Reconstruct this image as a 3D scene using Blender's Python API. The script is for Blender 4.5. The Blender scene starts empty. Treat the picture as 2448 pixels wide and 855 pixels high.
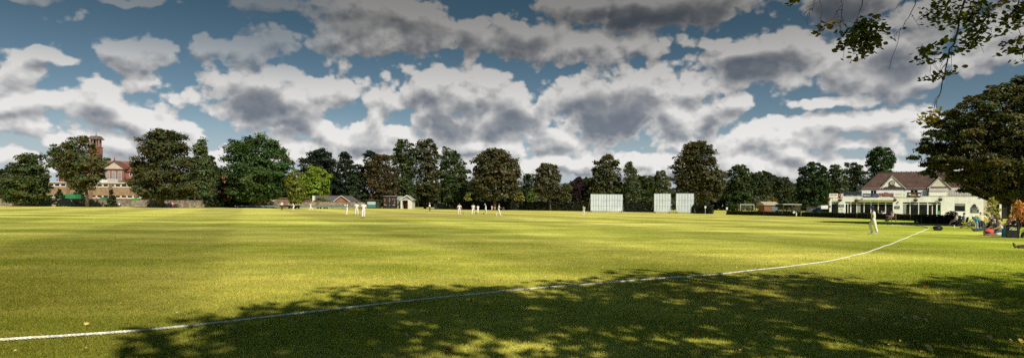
import bpy, bmesh, math, random
import numpy as np
from mathutils import Vector, Matrix

C = bpy.context.scene.collection
R = math.radians
rnd = random.Random(7)

# ---------------------------------------------------------------- camera
EYE, FPX, HOR, ROLL = 1.65, 1224 / math.tan(R(40)), 489.4, 0.0104
cd = bpy.data.cameras.new('camera')
cam = bpy.data.objects.new('camera', cd)
C.objects.link(cam)
cam.location = (0, 0, EYE)
cam.rotation_euler = (Matrix.Rotation(R(90), 3, 'X') @ Matrix.Rotation(ROLL, 3, 'Z')).to_euler()
cd.sensor_width = 36
cd.lens = 18 / math.tan(R(40))
cd.shift_y = (HOR - 427.5) / 2448
cd.clip_end = 6000
bpy.context.scene.camera = cam
CR, SR = math.cos(ROLL), math.sin(ROLL)

def ray(x, y):
    lx, ly = (x - 1224) / FPX, (HOR - y) / FPX
    return lx * CR - ly * SR, lx * SR + ly * CR          # X, Z for Y = 1

def P(x, y, d):                                          # a point at distance d seen at photo position x, y
    X, Z = ray(x, y)
    return Vector((X * d, d, EYE + Z * d))

def G(x, y):                                             # the point of the ground seen at x, y
    X, Z = ray(x, y)
    d = -EYE / Z
    return Vector((X * d, d, 0))

def GD(x, d):                                            # the ground at distance d, straight under photo column x
    y = HOR + ROLL * (x - 1224) + 2407 / d
    X, Z = ray(x, y)
    return Vector((X * d, d, 0))

# ---------------------------------------------------------------- materials
MATS = {}
def mat(name, col, rough=0.7, var=0.12, scale=3.0, bump=0.0, bscale=40.0, metal=0.0, spec=0.4, grime=0.0, col2=None, stretch=None):
    if name in MATS: return MATS[name]
    m = bpy.data.materials.new(name); m.use_nodes = True
    nt = m.node_tree; N, L = nt.nodes, nt.links
    b = N['Principled BSDF']
    b.inputs['Roughness'].default_value = rough
    b.inputs['Metallic'].default_value = metal
    b.inputs['Specular IOR Level'].default_value = spec
    tc = N.new('ShaderNodeTexCoord')
    mp = N.new('ShaderNodeMapping'); L.new(tc.outputs['Object'], mp.inputs[0])
    if stretch: mp.inputs['Scale'].default_value = stretch
    no = N.new('ShaderNodeTexNoise'); no.inputs['Scale'].default_value = scale
    no.inputs['Detail'].default_value = 6; no.inputs['Roughness'].default_value = 0.65
    L.new(mp.outputs[0], no.inputs['Vector'])
    rp = N.new('ShaderNodeValToRGB')
    c = np.array(col)
    lo = c * (1 - 2 * var); hi = c * (1 + 2 * var) if col2 is None else np.array(col2)
    rp.color_ramp.elements[0].position = 0.3; rp.color_ramp.elements[1].position = 0.7
    rp.color_ramp.elements[0].color = (*np.clip(lo, 0, 1), 1)
    rp.color_ramp.elements[1].color = (*np.clip(hi, 0, 1), 1)
    L.new(no.outputs['Fac'], rp.inputs[0])
    out = rp.outputs[0]
    if grime > 0:
        n2 = N.new('ShaderNodeTexNoise'); n2.inputs['Scale'].default_value = 0.9; n2.inputs['Detail'].default_value = 8
        n2.inputs['Roughness'].default_value = 0.7
        m2 = N.new('ShaderNodeMapping'); m2.inputs['Scale'].default_value = (1, 1, .35)
        L.new(tc.outputs['Object'], m2.inputs[0]); L.new(m2.outputs[0], n2.inputs['Vector'])
        r2 = N.new('ShaderNodeMapRange'); r2.inputs[1].default_value = .5; r2.inputs[2].default_value = .75
        r2.inputs[3].default_value = 0; r2.inputs[4].default_value = grime
        L.new(n2.outputs['Fac'], r2.inputs[0])
        mx = N.new('ShaderNodeMixRGB'); mx.blend_type = 'MIX'
        L.new(r2.outputs[0], mx.inputs[0]); L.new(out, mx.inputs[1]); mx.inputs[2].default_value = (*(c * .35), 1)
        out = mx.outputs[0]
    L.new(out, b.inputs['Base Color'])
    if bump > 0:
        nb = N.new('ShaderNodeTexNoise'); nb.inputs['Scale'].default_value = bscale; nb.inputs['Detail'].default_value = 4
        L.new(tc.outputs['Object'], nb.inputs['Vector'])
        bp = N.new('ShaderNodeBump'); bp.inputs['Strength'].default_value = bump; bp.inputs['Distance'].default_value = .05
        L.new(nb.outputs['Fac'], bp.inputs['Height']); L.new(bp.outputs[0], b.inputs['Normal'])
    MATS[name] = m
    return m

def mat_brick(name, c1, c2, mortar, w=.45, h=.15):
    if name in MATS: return MATS[name]
    m = bpy.data.materials.new(name); m.use_nodes = True
    nt = m.node_tree; N, L = nt.nodes, nt.links
    b = N['Principled BSDF']; b.inputs['Roughness'].default_value = .85
    tc = N.new('ShaderNodeTexCoord'); sx = N.new('ShaderNodeSeparateXYZ'); L.new(tc.outputs['Object'], sx.inputs[0])
    ad = N.new('ShaderNodeMath'); ad.operation = 'ADD'; L.new(sx.outputs[0], ad.inputs[0]); L.new(sx.outputs[1], ad.inputs[1])
    cx = N.new('ShaderNodeCombineXYZ'); L.new(ad.outputs[0], cx.inputs[0]); L.new(sx.outputs[2], cx.inputs[1])
    br = N.new('ShaderNodeTexBrick'); L.new(cx.outputs[0], br.inputs['Vector'])
    br.inputs['Color1'].default_value = (*c1, 1); br.inputs['Color2'].default_value = (*c2, 1); br.inputs['Mortar'].default_value = (*mortar, 1)
    br.inputs['Scale'].default_value = 1; br.inputs['Brick Width'].default_value = w; br.inputs['Row Height'].default_value = h
    br.inputs['Mortar Size'].default_value = .012
    no = N.new('ShaderNodeTexNoise'); no.inputs['Scale'].default_value = .8; no.inputs['Detail'].default_value = 8; no.inputs['Roughness'].default_value = .7
    L.new(tc.outputs['Object'], no.inputs['Vector'])
    r2 = N.new('ShaderNodeMapRange'); r2.inputs[1].default_value = .3; r2.inputs[2].default_value = .7; r2.inputs[3].default_value = .55; r2.inputs[4].default_value = 1.25
    L.new(no.outputs['Fac'], r2.inputs[0])
    mx = N.new('ShaderNodeVectorMath'); mx.operation = 'SCALE'; L.new(br.outputs[0], mx.inputs[0]); L.new(r2.outputs[0], mx.inputs['Scale'])
    L.new(mx.outputs[0], b.inputs['Base Color'])
    MATS[name] = m
    return m

def mat_tiles(name, c1, c2, row=.28, col=.22):
    m = mat_brick(name, c1, c2, tuple(np.array(c1) * .35), col, row)
    return m

def mat_leaf(name='leaf', trans=.28):
    if name in MATS: return MATS[name]
    m = bpy.data.materials.new(name); m.use_nodes = True
    nt = m.node_tree; N, L = nt.nodes, nt.links
    N.remove(N['Principled BSDF'])
    at = N.new('ShaderNodeAttribute'); at.attribute_name = 'tint'
    df = N.new('ShaderNodeBsdfDiffuse'); tr = N.new('ShaderNodeBsdfTranslucent'); gl = N.new('ShaderNodeBsdfGlossy')
    gl.inputs['Roughness'].default_value = .45; gl.inputs['Color'].default_value = (.9, .95, 1, 1)
    L.new(at.outputs['Color'], df.inputs[0])
    br = N.new('ShaderNodeVectorMath'); br.operation = 'MULTIPLY'; br.inputs[1].default_value = (1.25, 1.35, .5)
    L.new(at.outputs['Color'], br.inputs[0]); L.new(br.outputs[0], tr.inputs[0])
    m1 = N.new('ShaderNodeMixShader'); m1.inputs[0].default_value = trans
    L.new(df.outputs[0], m1.inputs[1]); L.new(tr.outputs[0], m1.inputs[2])
    m2 = N.new('ShaderNodeMixShader'); m2.inputs[0].default_value = .012
    L.new(m1.outputs[0], m2.inputs[1]); L.new(gl.outputs[0], m2.inputs[2])
    L.new(m2.outputs[0], N['Material Output'].inputs[0])
    MATS[name] = m
    return m

def mat_glass(name='window_glass', col=(.006, .007, .008)):
    if name in MATS: return MATS[name]
    m = bpy.data.materials.new(name); m.use_nodes = True
    nt = m.node_tree; N, L = nt.nodes, nt.links
    b = N['Principled BSDF']; b.inputs['Roughness'].default_value = .08; b.inputs['Specular IOR Level'].default_value = .22
    no = N.new('ShaderNodeTexNoise'); no.inputs['Scale'].default_value = .9; no.inputs['Detail'].default_value = 3
    tc = N.new('ShaderNodeTexCoord'); L.new(tc.outputs['Object'], no.inputs['Vector'])
    rp = N.new('ShaderNodeValToRGB'); rp.color_ramp.elements[0].position = .4; rp.color_ramp.elements[1].position = .75
    rp.color_ramp.elements[0].color = (*col, 1); rp.color_ramp.elements[1].color = (*(np.array(col) * 3.5), 1)
    L.new(no.outputs['Fac'], rp.inputs[0]); L.new(rp.outputs[0], b.inputs['Base Color'])
    MATS[name] = m
    return m

# ---------------------------------------------------------------- mesh helpers
class MB:
    def __init__(s): s.v, s.f, s.smooth = [], [], []
    def add(s, vs, fs, smooth=False):
        o = len(s.v); s.v += [tuple(v) for v in vs]; s.f += [tuple(i + o for i in f) for f in fs]; s.smooth += [smooth] * len(fs)
        return s
    def box(s, x0, x1, y0, y1, z0, z1, bev=0):
        if x0 > x1: x0, x1 = x1, x0
        if y0 > y1: y0, y1 = y1, y0
        if z0 > z1: z0, z1 = z1, z0
        vs = [(x, y, z) for z in (z0, z1) for y in (y0, y1) for x in (x0, x1)]
        return s.add(vs, [(0, 2, 3, 1), (4, 5, 7, 6), (0, 1, 5, 4), (2, 6, 7, 3), (0, 4, 6, 2), (1, 3, 7, 5)])
    def tube(s, pts, rad, n=8, cap=True, smooth=True):
        pts = [Vector(p) for p in pts]
        if not hasattr(rad, '__len__'): rad = [rad] * len(pts)
        vs, fs = [], []
        t0 = (pts[1] - pts[0]).normalized()
        up = Vector((0, 0, 1)) if abs(t0.z) < .9 else Vector((1, 0, 0))
        a = t0.cross(up).normalized()
        for i, p in enumerate(pts):
            t = (pts[min(i + 1, len(pts) - 1)] - pts[max(i - 1, 0)]).normalized()
            a = (a - t * a.dot(t)).normalized(); b = t.cross(a)
            for k in range(n):
                w = 2 * math.pi * k / n
                vs.append(p + (a * math.cos(w) + b * math.sin(w)) * rad[i])
        for i in range(len(pts) - 1):
            for k in range(n):
                q = (k + 1) % n
                fs.append((i * n + k, i * n + q, (i + 1) * n + q, (i + 1) * n + k))
        s.add(vs, fs, smooth)
        if cap:
            o = len(s.v) - len(vs)
            s.f.append(tuple(o + k for k in reversed(range(n)))); s.f.append(tuple(o + (len(pts) - 1) * n + k for k in range(n))); s.smooth += [False, False]
        return s
    def prism(s, poly, axis, a0, a1):
        """poly: list of 2-D points; axis 0: (y,z) extruded in x; 1: (x,z) in y; 2: (x,y) in z"""
        n = len(poly)
        def mk(p, a): return (a, p[0], p[1]) if axis == 0 else ((p[0], a, p[1]) if axis == 1 else (p[0], p[1], a))
        vs = [mk(p, a0) for p in poly] + [mk(p, a1) for p in poly]
        fs = [tuple(reversed(range(n))), tuple(range(n, 2 * n))] + [(i, (i + 1) % n, n + (i + 1) % n, n + i) for i in range(n)]
        return s.add(vs, fs)
    def ell(s, c, r, n=12, m=8, M=None, z0=-1.0):
        vs, fs = [], []
        for j in range(m + 1):
            ph = math.asin(z0) + (math.pi / 2 - math.asin(z0)) * j / m
            for k in range(n):
                w = 2 * math.pi * k / n
                p = Vector((r[0] * math.cos(ph) * math.cos(w), r[1] * math.cos(ph) * math.sin(w), r[2] * math.sin(ph)))
                if M: p = M @ p
                vs.append(Vector(c) + p)
        for j in range(m):
            for k in range(n):
                q = (k + 1) % n
                fs.append((j * n + k, j * n + q, (j + 1) * n + q, (j + 1) * n + k))
        s.add(vs, fs, True)
        if z0 > -1:
            o = len(s.v) - len(vs); s.f.append(tuple(o + k for k in reversed(range(n)))); s.smooth.append(False)
        return s
    def lathe(s, prof, c=(0, 0, 0), n=14):
        return s.tube([(c[0], c[1], c[2] + z) for r, z in prof], [max(r, .001) for r, z in prof], n)
    def build(s, name, m, parent=None, loc=None, bevel=0):
        me = bpy.data.meshes.new(name)
        me.from_pydata(s.v, [], s.f)
        me.polygons.foreach_set('use_smooth', s.smooth)
        me.update()
        bm = bmesh.new(); bm.from_mesh(me); bmesh.ops.recalc_face_normals(bm, faces=bm.faces)
        if bevel:
            es = [e for e in bm.edges if len(e.link_faces) == 2 and e.calc_face_angle(0) > .5]
            try: bmesh.ops.bevel(bm, geom=es, offset=bevel, segments=2, affect='EDGES', clamp_overlap=True)
            except Exception: pass
        bm.to_mesh(me); bm.free()
        me.materials.append(m)
        o = bpy.data.objects.new(name, me); C.objects.link(o)
        if parent: o.parent = parent
        if loc is not None: o.location = loc
        return o

def tag(o, label=None, cat=None, group=None, kind=None):
    if label: o['label'] = label
    if cat: o['category'] = cat
    if group: o['group'] = group
    if kind: o['kind'] = kind
    return o

def thing(name, label, cat, loc=(0, 0, 0), rz=0, group=None):
    o = bpy.data.objects.new(name, None); C.objects.link(o)
    o.empty_display_size = .3
    o.location = loc; o.rotation_euler = (0, 0, rz)
    return tag(o, label, cat, group)

def np_mesh(name, V, F, mats, parent=None, tint=None, loc=None, smooth=False):
    """V (n,3), F (m,k) with constant k"""
    me = bpy.data.meshes.new(name)
    k = F.shape[1]
    me.vertices.add(len(V)); me.vertices.foreach_set('co', np.ascontiguousarray(V, dtype=np.float32).ravel())
    me.loops.add(F.size); me.loops.foreach_set('vertex_index', np.ascontiguousarray(F, dtype=np.int32).ravel())
    me.polygons.add(len(F)); me.polygons.foreach_set('loop_start', np.arange(0, F.size, k, dtype=np.int32))
    me.polygons.foreach_set('loop_total', np.full(len(F), k, dtype=np.int32))
    if smooth: me.polygons.foreach_set('use_smooth', np.ones(len(F), dtype=bool))
    if tint is not None:
        at = me.attributes.new('tint', 'FLOAT_COLOR', 'POINT')
        c = np.ones((len(V), 4), dtype=np.float32); c[:, :3] = tint
        at.data.foreach_set('color', c.ravel())
    me.update(calc_edges=True)
    me.materials.append(mats)
    o = bpy.data.objects.new(name, me); C.objects.link(o)
    if parent: o.parent = parent
    if loc is not None: o.location = loc
    return o

def text_mesh(name, txt, size, m, parent, loc, rot=(R(90), 0, 0), bold=False, width=None, align='CENTER', space=1.0):
    cu = bpy.data.curves.new('lettering', 'FONT'); cu.body = txt; cu.size = size; cu.align_x = align; cu.align_y = 'CENTER'
    cu.extrude = .004; cu.space_character = space
    if bold: cu.offset = size * .025
    cu.resolution_u = 2
    ob = bpy.data.objects.new('tmp_text', cu); C.objects.link(ob)
    dg = bpy.context.evaluated_depsgraph_get()
    me = bpy.data.meshes.new_from_object(ob.evaluated_get(dg))
    bpy.data.objects.remove(ob); bpy.data.curves.remove(cu)
    me.name = name; me.materials.clear(); me.materials.append(m)
    o = bpy.data.objects.new(name, me); C.objects.link(o); o.parent = parent
    if width and len(me.vertices):
        xs = [v.co.x for v in me.vertices]; w = max(xs) - min(xs)
        for v in me.vertices: v.co.x *= width / w
    o.location = loc; o.rotation_euler = rot
    return o
# ---------------------------------------------------------------- sun and sky
SUN_EL = 40
SH = Vector((0.5, -0.866, 0)).normalized()                 # the sun stands to the right and behind the photographer
sd = SH * math.cos(R(SUN_EL)) + Vector((0, 0, math.sin(R(SUN_EL))))
sl = bpy.data.lights.new('sun', 'SUN'); sl.energy = 4.9; sl.angle = R(.5); sl.color = (1, .92, .78)
so = bpy.data.objects.new('sun', sl); C.objects.link(so)
so.rotation_euler = (-sd).to_track_quat('-Z', 'Y').to_euler(); so.location = sd * 60

def azel(x, y):
    X, Z = ray(x, y)
    return math.atan2(X, 1), math.atan2(Z, math.hypot(X, 1))

# clouds, each lump of them a bearing, a height and two radii (written as they were measured, in photo units)
LUMPS = [  # x, y, rx, ry
 (790,105,55,34),(870,75,120,62),(1000,85,140,50),(1130,85,120,52),(1260,105,130,42),(1400,108,140,40),(1520,100,88,32),(820,20,95,40),(960,40,130,36),
 (1400,20,100,45),(1540,28,160,44),(1690,22,130,40),(1700,100,90,16),
 (1760,130,110,42),(1900,125,180,56),(2050,140,160,68),(2130,175,95,48),(1800,170,110,34),
 (1985,238,150,17),(2000,15,160,50),(2220,45,150,45),(2370,75,120,60),(2330,130,120,30),
 (1900,296,85,24),(2010,282,130,26),(2130,280,120,30),(2220,300,70,26),(1850,330,110,44),(1900,370,90,30),(2060,335,110,26),
 (1470,260,130,88),(1390,235,70,56),(1560,212,130,50),(1680,215,130,44),(1755,238,66,28),(1620,270,80,50),(1700,290,62,60),
 (1060,222,84,50),(1125,232,110,60),(1235,248,95,56),(1310,265,70,64),(1090,300,84,60),(1000,240,50,38),(1205,300,100,66),
 (893,228,46,38),(885,285,46,56),(940,262,46,26),(860,330,120,30),(960,340,110,22),
 (655,208,140,42),(560,203,80,34),(478,210,50,22),(625,255,125,50),(720,245,110,58),(785,228,56,40),(700,305,100,44),(800,335,120,26),
 (15,175,55,70),(62,115,88,22),(140,125,34,14),(30,260,90,56),(120,238,84,44),(235,242,100,54),(305,275,118,52),(390,310,104,34),(450,330,64,22),(60,310,100,30),(170,335,130,26),
 (330,128,80,40),(345,185,50,34),(645,85,62,46),(605,125,60,50),(490,122,28,18),(208,52,24,16),(640,8,120,20),(300,0,90,10),(90,0,70,12),
 (1330,345,120,36),(1230,360,80,30),(300,350,90,30),(420,362,80,24),(620,385,200,30),(900,395,120,36),(1080,400,110,30),(1250,405,110,34),(1450,395,120,44),(1600,400,120,36),(1740,385,110,44),(1850,400,100,34),(2030,405,130,20),(2200,400,100,18),(120,400,200,22),(2300,395,150,22),(1640,345,120,24),(1900,330,120,34),(1560,375,180,26),(1130,355,160,22),(560,350,60,20),(1060,385,120,18),(1760,345,90,30),(1400,395,260,18),(1950,395,200,18),(740,360,120,18),(80,385,90,14),(300,300,60,30),
]
CORES = [  # the shaded undersides and hearts of the clouds, with how dark they are
 (600,255,110,38,.85),(680,315,90,40,.85),(560,225,60,30,.5),(1485,300,105,74,1),(1440,250,80,40,.7),(1715,305,50,46,.9),(1090,300,90,56,.85),(1010,255,70,26,.6),(1240,310,90,50,.8),(1200,250,60,30,.35),
 (1490,45,120,34,1),(1610,36,110,36,.9),(1800,165,100,30,1),(1700,35,100,26,.6),(2000,30,170,44,.95),(2150,150,55,40,.9),(1750,65,60,26,.8),(1960,185,50,18,.8),(2060,335,140,40,.75),(2120,310,110,26,.4),
 (1030,85,170,22,.45),(1250,105,90,26,.6),(860,60,120,36,.35),(880,330,100,20,.4),(150,290,70,20,.75),(230,270,80,26,.45),(60,120,60,18,.3),(640,110,70,50,.25),(340,150,60,40,.25),(2260,60,110,40,.35),(1310,265,40,60,.45),(330,330,120,16,.4),(1290,340,80,30,.5),
]
W = bpy.data.worlds.new('World'); bpy.context.scene.world = W; W.use_nodes = True
nt = W.node_tree; N, L = nt.nodes, nt.links
bg = N['Background']

def M(tree, op, a, b=None, c=None, clamp=False):
    n = tree.nodes.new('ShaderNodeMath'); n.operation = op; n.use_clamp = clamp
    for i, v in enumerate((a, b, c)):
        if v is None: continue
        if hasattr(v, 'is_output'): tree.links.new(v, n.inputs[i])
        else: n.inputs[i].default_value = v
    return n.outputs[0]

def VM(tree, op, a, b=None, c=None, out=0):
    n = tree.nodes.new('ShaderNodeVectorMath'); n.operation = op
    for i, v in enumerate((a, b, c)):
        if v is None: continue
        if hasattr(v, 'is_output'): tree.links.new(v, n.inputs[i])
        else: n.inputs[i].default_value = v
    return n.outputs[out]

def smooth(tree, v, lo, hi, a=0.0, b=1.0):
    n = tree.nodes.new('ShaderNodeMapRange'); n.interpolation_type = 'SMOOTHSTEP'
    tree.links.new(v, n.inputs[0])
    for i, q in enumerate((lo, hi, a, b)): n.inputs[i + 1].default_value = q
    return n.outputs[0]

def lump_field(tree, vec, lumps):
    acc = None
    for (x, y, rx, ry) in lumps:
        a, e = azel(x, y); ra = rx / FPX * math.cos(a) ** 2; re_ = ry / FPX * math.cos(a)
        q = VM(tree, 'MULTIPLY_ADD', vec, (1 / ra, 1 / re_, 0), (-a / ra, -e / re_, 0))
        l = VM(tree, 'LENGTH', q, out=1)
        k = max(.3, min(1.15, math.sqrt(rx * ry) / 62))          # small lumps swell more gently, so that their edges fray like the large ones'
        l = M(tree, 'MULTIPLY_ADD', l, k, 1 - k)
        acc = l if acc is None else M(tree, 'SMOOTH_MIN', acc, l, .2)
    return acc

g = bpy.data.node_groups.new('cloud_density', 'ShaderNodeTree')
g.interface.new_socket('Vector', in_out='INPUT', socket_type='NodeSocketVector')
g.interface.new_socket('Density', in_out='OUTPUT', socket_type='NodeSocketFloat')
g.interface.new_socket('Lumps', in_out='OUTPUT', socket_type='NodeSocketFloat')
g.interface.new_socket('Bearing', in_out='OUTPUT', socket_type='NodeSocketVector')
gi = g.nodes.new('NodeGroupInput'); go = g.nodes.new('NodeGroupOutput')
dv = VM(g, 'NORMALIZE', gi.outputs[0])
sx = g.nodes.new('ShaderNodeSeparateXYZ'); g.links.new(dv, sx.inputs[0])
az = M(g, 'ARCTAN2', sx.outputs[0], sx.outputs[1]); el = M(g, 'ARCSINE', sx.outputs[2])
cb = g.nodes.new('ShaderNodeCombineXYZ'); g.links.new(az, cb.inputs[0]); g.links.new(el, cb.inputs[1])
# bend the lumps' outlines with a slow noise so that none of them reads as an ellipse
sv = VM(g, 'MULTIPLY', dv, (1, 1, 1.25))
wn = g.nodes.new('ShaderNodeTexNoise'); wn.inputs['Scale'].default_value = 9; wn.inputs['Detail'].default_value = 3
g.links.new(sv, wn.inputs['Vector'])
wob = VM(g, 'MULTIPLY', VM(g, 'SUBTRACT', wn.outputs['Color'], (.5, .5, .5)), (.11, .065, 0))
bear = VM(g, 'ADD', cb.outputs[0], wob)
m = lump_field(g, bear, LUMPS)
n1 = g.nodes.new('ShaderNodeTexNoise'); n1.inputs['Scale'].default_value = 17; n1.inputs['Detail'].default_value = 6; n1.inputs['Roughness'].default_value = .56
g.links.new(sv, n1.inputs['Vector'])
vo = g.nodes.new('ShaderNodeTexVoronoi'); vo.feature = 'F1'; vo.inputs['Scale'].default_value = 26
vo.inputs['Detail'].default_value = 2; vo.inputs['Roughness'].default_value = .55; vo.normalize = True
g.links.new(VM(g, 'ADD', sv, VM(g, 'SCALE', wn.outputs['Color'], None, None) if False else VM(g, 'MULTIPLY', n1.outputs['Color'], (.02, .02, .02))), vo.inputs['Vector'])
base = M(g, 'MULTIPLY', M(g, 'SUBTRACT', 1.0, M(g, 'MINIMUM', m, 2.0)), .95)
d = M(g, 'ADD', base, M(g, 'MULTIPLY', M(g, 'SUBTRACT', n1.outputs['Fac'], .5), 1.7))
d = M(g, 'ADD', d, M(g, 'MULTIPLY', M(g, 'SUBTRACT', .355, vo.outputs['Distance']), 2.3))
g.links.new(d, go.inputs[0]); g.links.new(m, go.inputs[1]); g.links.new(bear, go.inputs[2])

tc = N.new('ShaderNodeTexCoord'); DV = tc.outputs['Generated']
def cloud(vec):
    n = N.new('ShaderNodeGroup'); n.node_tree = g; L.new(vec, n.inputs[0]); return n
c0 = cloud(DV); c1 = cloud(VM(nt, 'ADD', DV, (.004, 0, .016)))
den = c0.outputs[0]
sxx = N.new('ShaderNodeSeparateXYZ'); L.new(DV, sxx.inputs[0])
alpha = smooth(nt, den, -.06, .26)
thin = M(nt, 'MULTIPLY', smooth(nt, M(nt, 'ARCTAN2', sxx.outputs[0], sxx.outputs[1]), -.24, -.36), smooth(nt, sxx.outputs[2], .165, .235))
alpha = M(nt, 'MULTIPLY', alpha, M(nt, 'SUBTRACT', 1.0, M(nt, 'MULTIPLY', thin, .5)))
relief = M(nt, 'SUBTRACT', den, c1.outputs[0])                      # > 0 where the cloud thins towards the light: a lit shoulder
# shaded hearts
acc = None
for (x, y, rx, ry, k) in CORES:
    a, e = azel(x, y); ra = rx / FPX * math.cos(a) ** 2; re_ = ry / FPX * math.cos(a)
    q = VM(nt, 'MULTIPLY_ADD', c0.outputs[2], (1 / ra, 1 / re_, 0), (-a / ra, -e / re_, 0))
    l = VM(nt, 'LENGTH', q, out=1)
    v = M(nt, 'MULTIPLY', M(nt, 'SUBTRACT', 1.35, l, clamp=True), k)
    acc = v if acc is None else M(nt, 'MAXIMUM', acc, v)
core = smooth(nt, M(nt, 'ADD', acc, M(nt, 'MULTIPLY', M(nt, 'SUBTRACT', den, .6), .12)), .0, 1.0)
core = M(nt, 'MULTIPLY', core, smooth(nt, den, .1, .75))
lit = M(nt, 'ADD', M(nt, 'MULTIPLY', M(nt, 'MULTIPLY', relief, M(nt, 'SUBTRACT', 1.0, M(nt, 'MULTIPLY', core, .55))), .52), .85)
lit = M(nt, 'SUBTRACT', lit, M(nt, 'MULTIPLY', core, .53))
lit = M(nt, 'SUBTRACT', lit, M(nt, 'MULTIPLY', smooth(nt, den, .3, 1.5), .08), clamp=True)
cr = N.new('ShaderNodeValToRGB'); L.new(lit, cr.inputs[0])
e = cr.color_ramp.elements
e[0].position = 0; e[0].color = (.12, .15, .195, 1)
e[1].position = 1; e[1].color = (.84, .83, .81, 1)
for p_, c_ in ((.3, (.19, .22, .265, 1)), (.55, (.34, .355, .38, 1)), (.78, (.58, .58, .58, 1))):
    q = e.new(p_); q.color = c_
# clear sky: the physical sky, deepened with height as in the photograph
sk = N.new('ShaderNodeTexSky'); sk.sky_type = 'NISHITA'; sk.sun_disc = False
sk.sun_elevation = R(SUN_EL); sk.sun_rotation = math.atan2(SH.x, SH.y); sk.air_density = 1.0; sk.dust_density = .8; sk.ozone_density = 2.0
s2 = N.new('ShaderNodeSeparateXYZ'); L.new(DV, s2.inputs[0])
skc = VM(nt, 'SCALE', sk.outputs[0]); skc.node.inputs['Scale'].default_value = .080
hi = smooth(nt, s2.outputs[2], .02, .32)
dk = N.new('ShaderNodeMixRGB'); L.new(hi, dk.inputs[0]); dk.inputs[1].default_value = (.82, .86, .86, 1); dk.inputs[2].default_value = (.29, .38, .355, 1)
blue = VM(nt, 'MULTIPLY', skc, dk.outputs[0])
hz = N.new('ShaderNodeMixRGB'); L.new(smooth(nt, s2.outputs[2], .0, .15, .85, 0), hz.inputs[0]); L.new(blue, hz.inputs[1]); hz.inputs[2].default_value = (.50, .57, .64, 1)
# clouds overhead are dimmer than those low down
dim = smooth(nt, s2.outputs[2], .09, .33, .97, .27)
cl = VM(nt, 'SCALE', cr.outputs[0]); L.new(dim, cl.node.inputs['Scale'])
mx = N.new('ShaderNodeMixRGB'); L.new(alpha, mx.inputs[0]); L.new(hz.outputs[0], mx.inputs[1]); L.new(cl, mx.inputs[2])
L.new(mx.outputs[0], bg.inputs[0]); bg.inputs[1].default_value = 1.0
W.cycles.sampling_method = 'MANUAL'; W.cycles.sample_map_resolution = 512

sc = bpy.context.scene
sc.view_settings.view_transform = 'Standard'; sc.view_settings.look = 'None'; sc.view_settings.exposure = 0; sc.view_settings.gamma = 1
sc.render.engine = 'CYCLES'
sc.cycles.max_bounces = 5; sc.cycles.diffuse_bounces = 3; sc.cycles.glossy_bounces = 2; sc.cycles.transmission_bounces = 3; sc.cycles.transparent_max_bounces = 6
sc.cycles.use_denoising = False
sc.cycles.use_adaptive_sampling = True; sc.cycles.adaptive_threshold = .02; sc.cycles.adaptive_min_samples = 12
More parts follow.
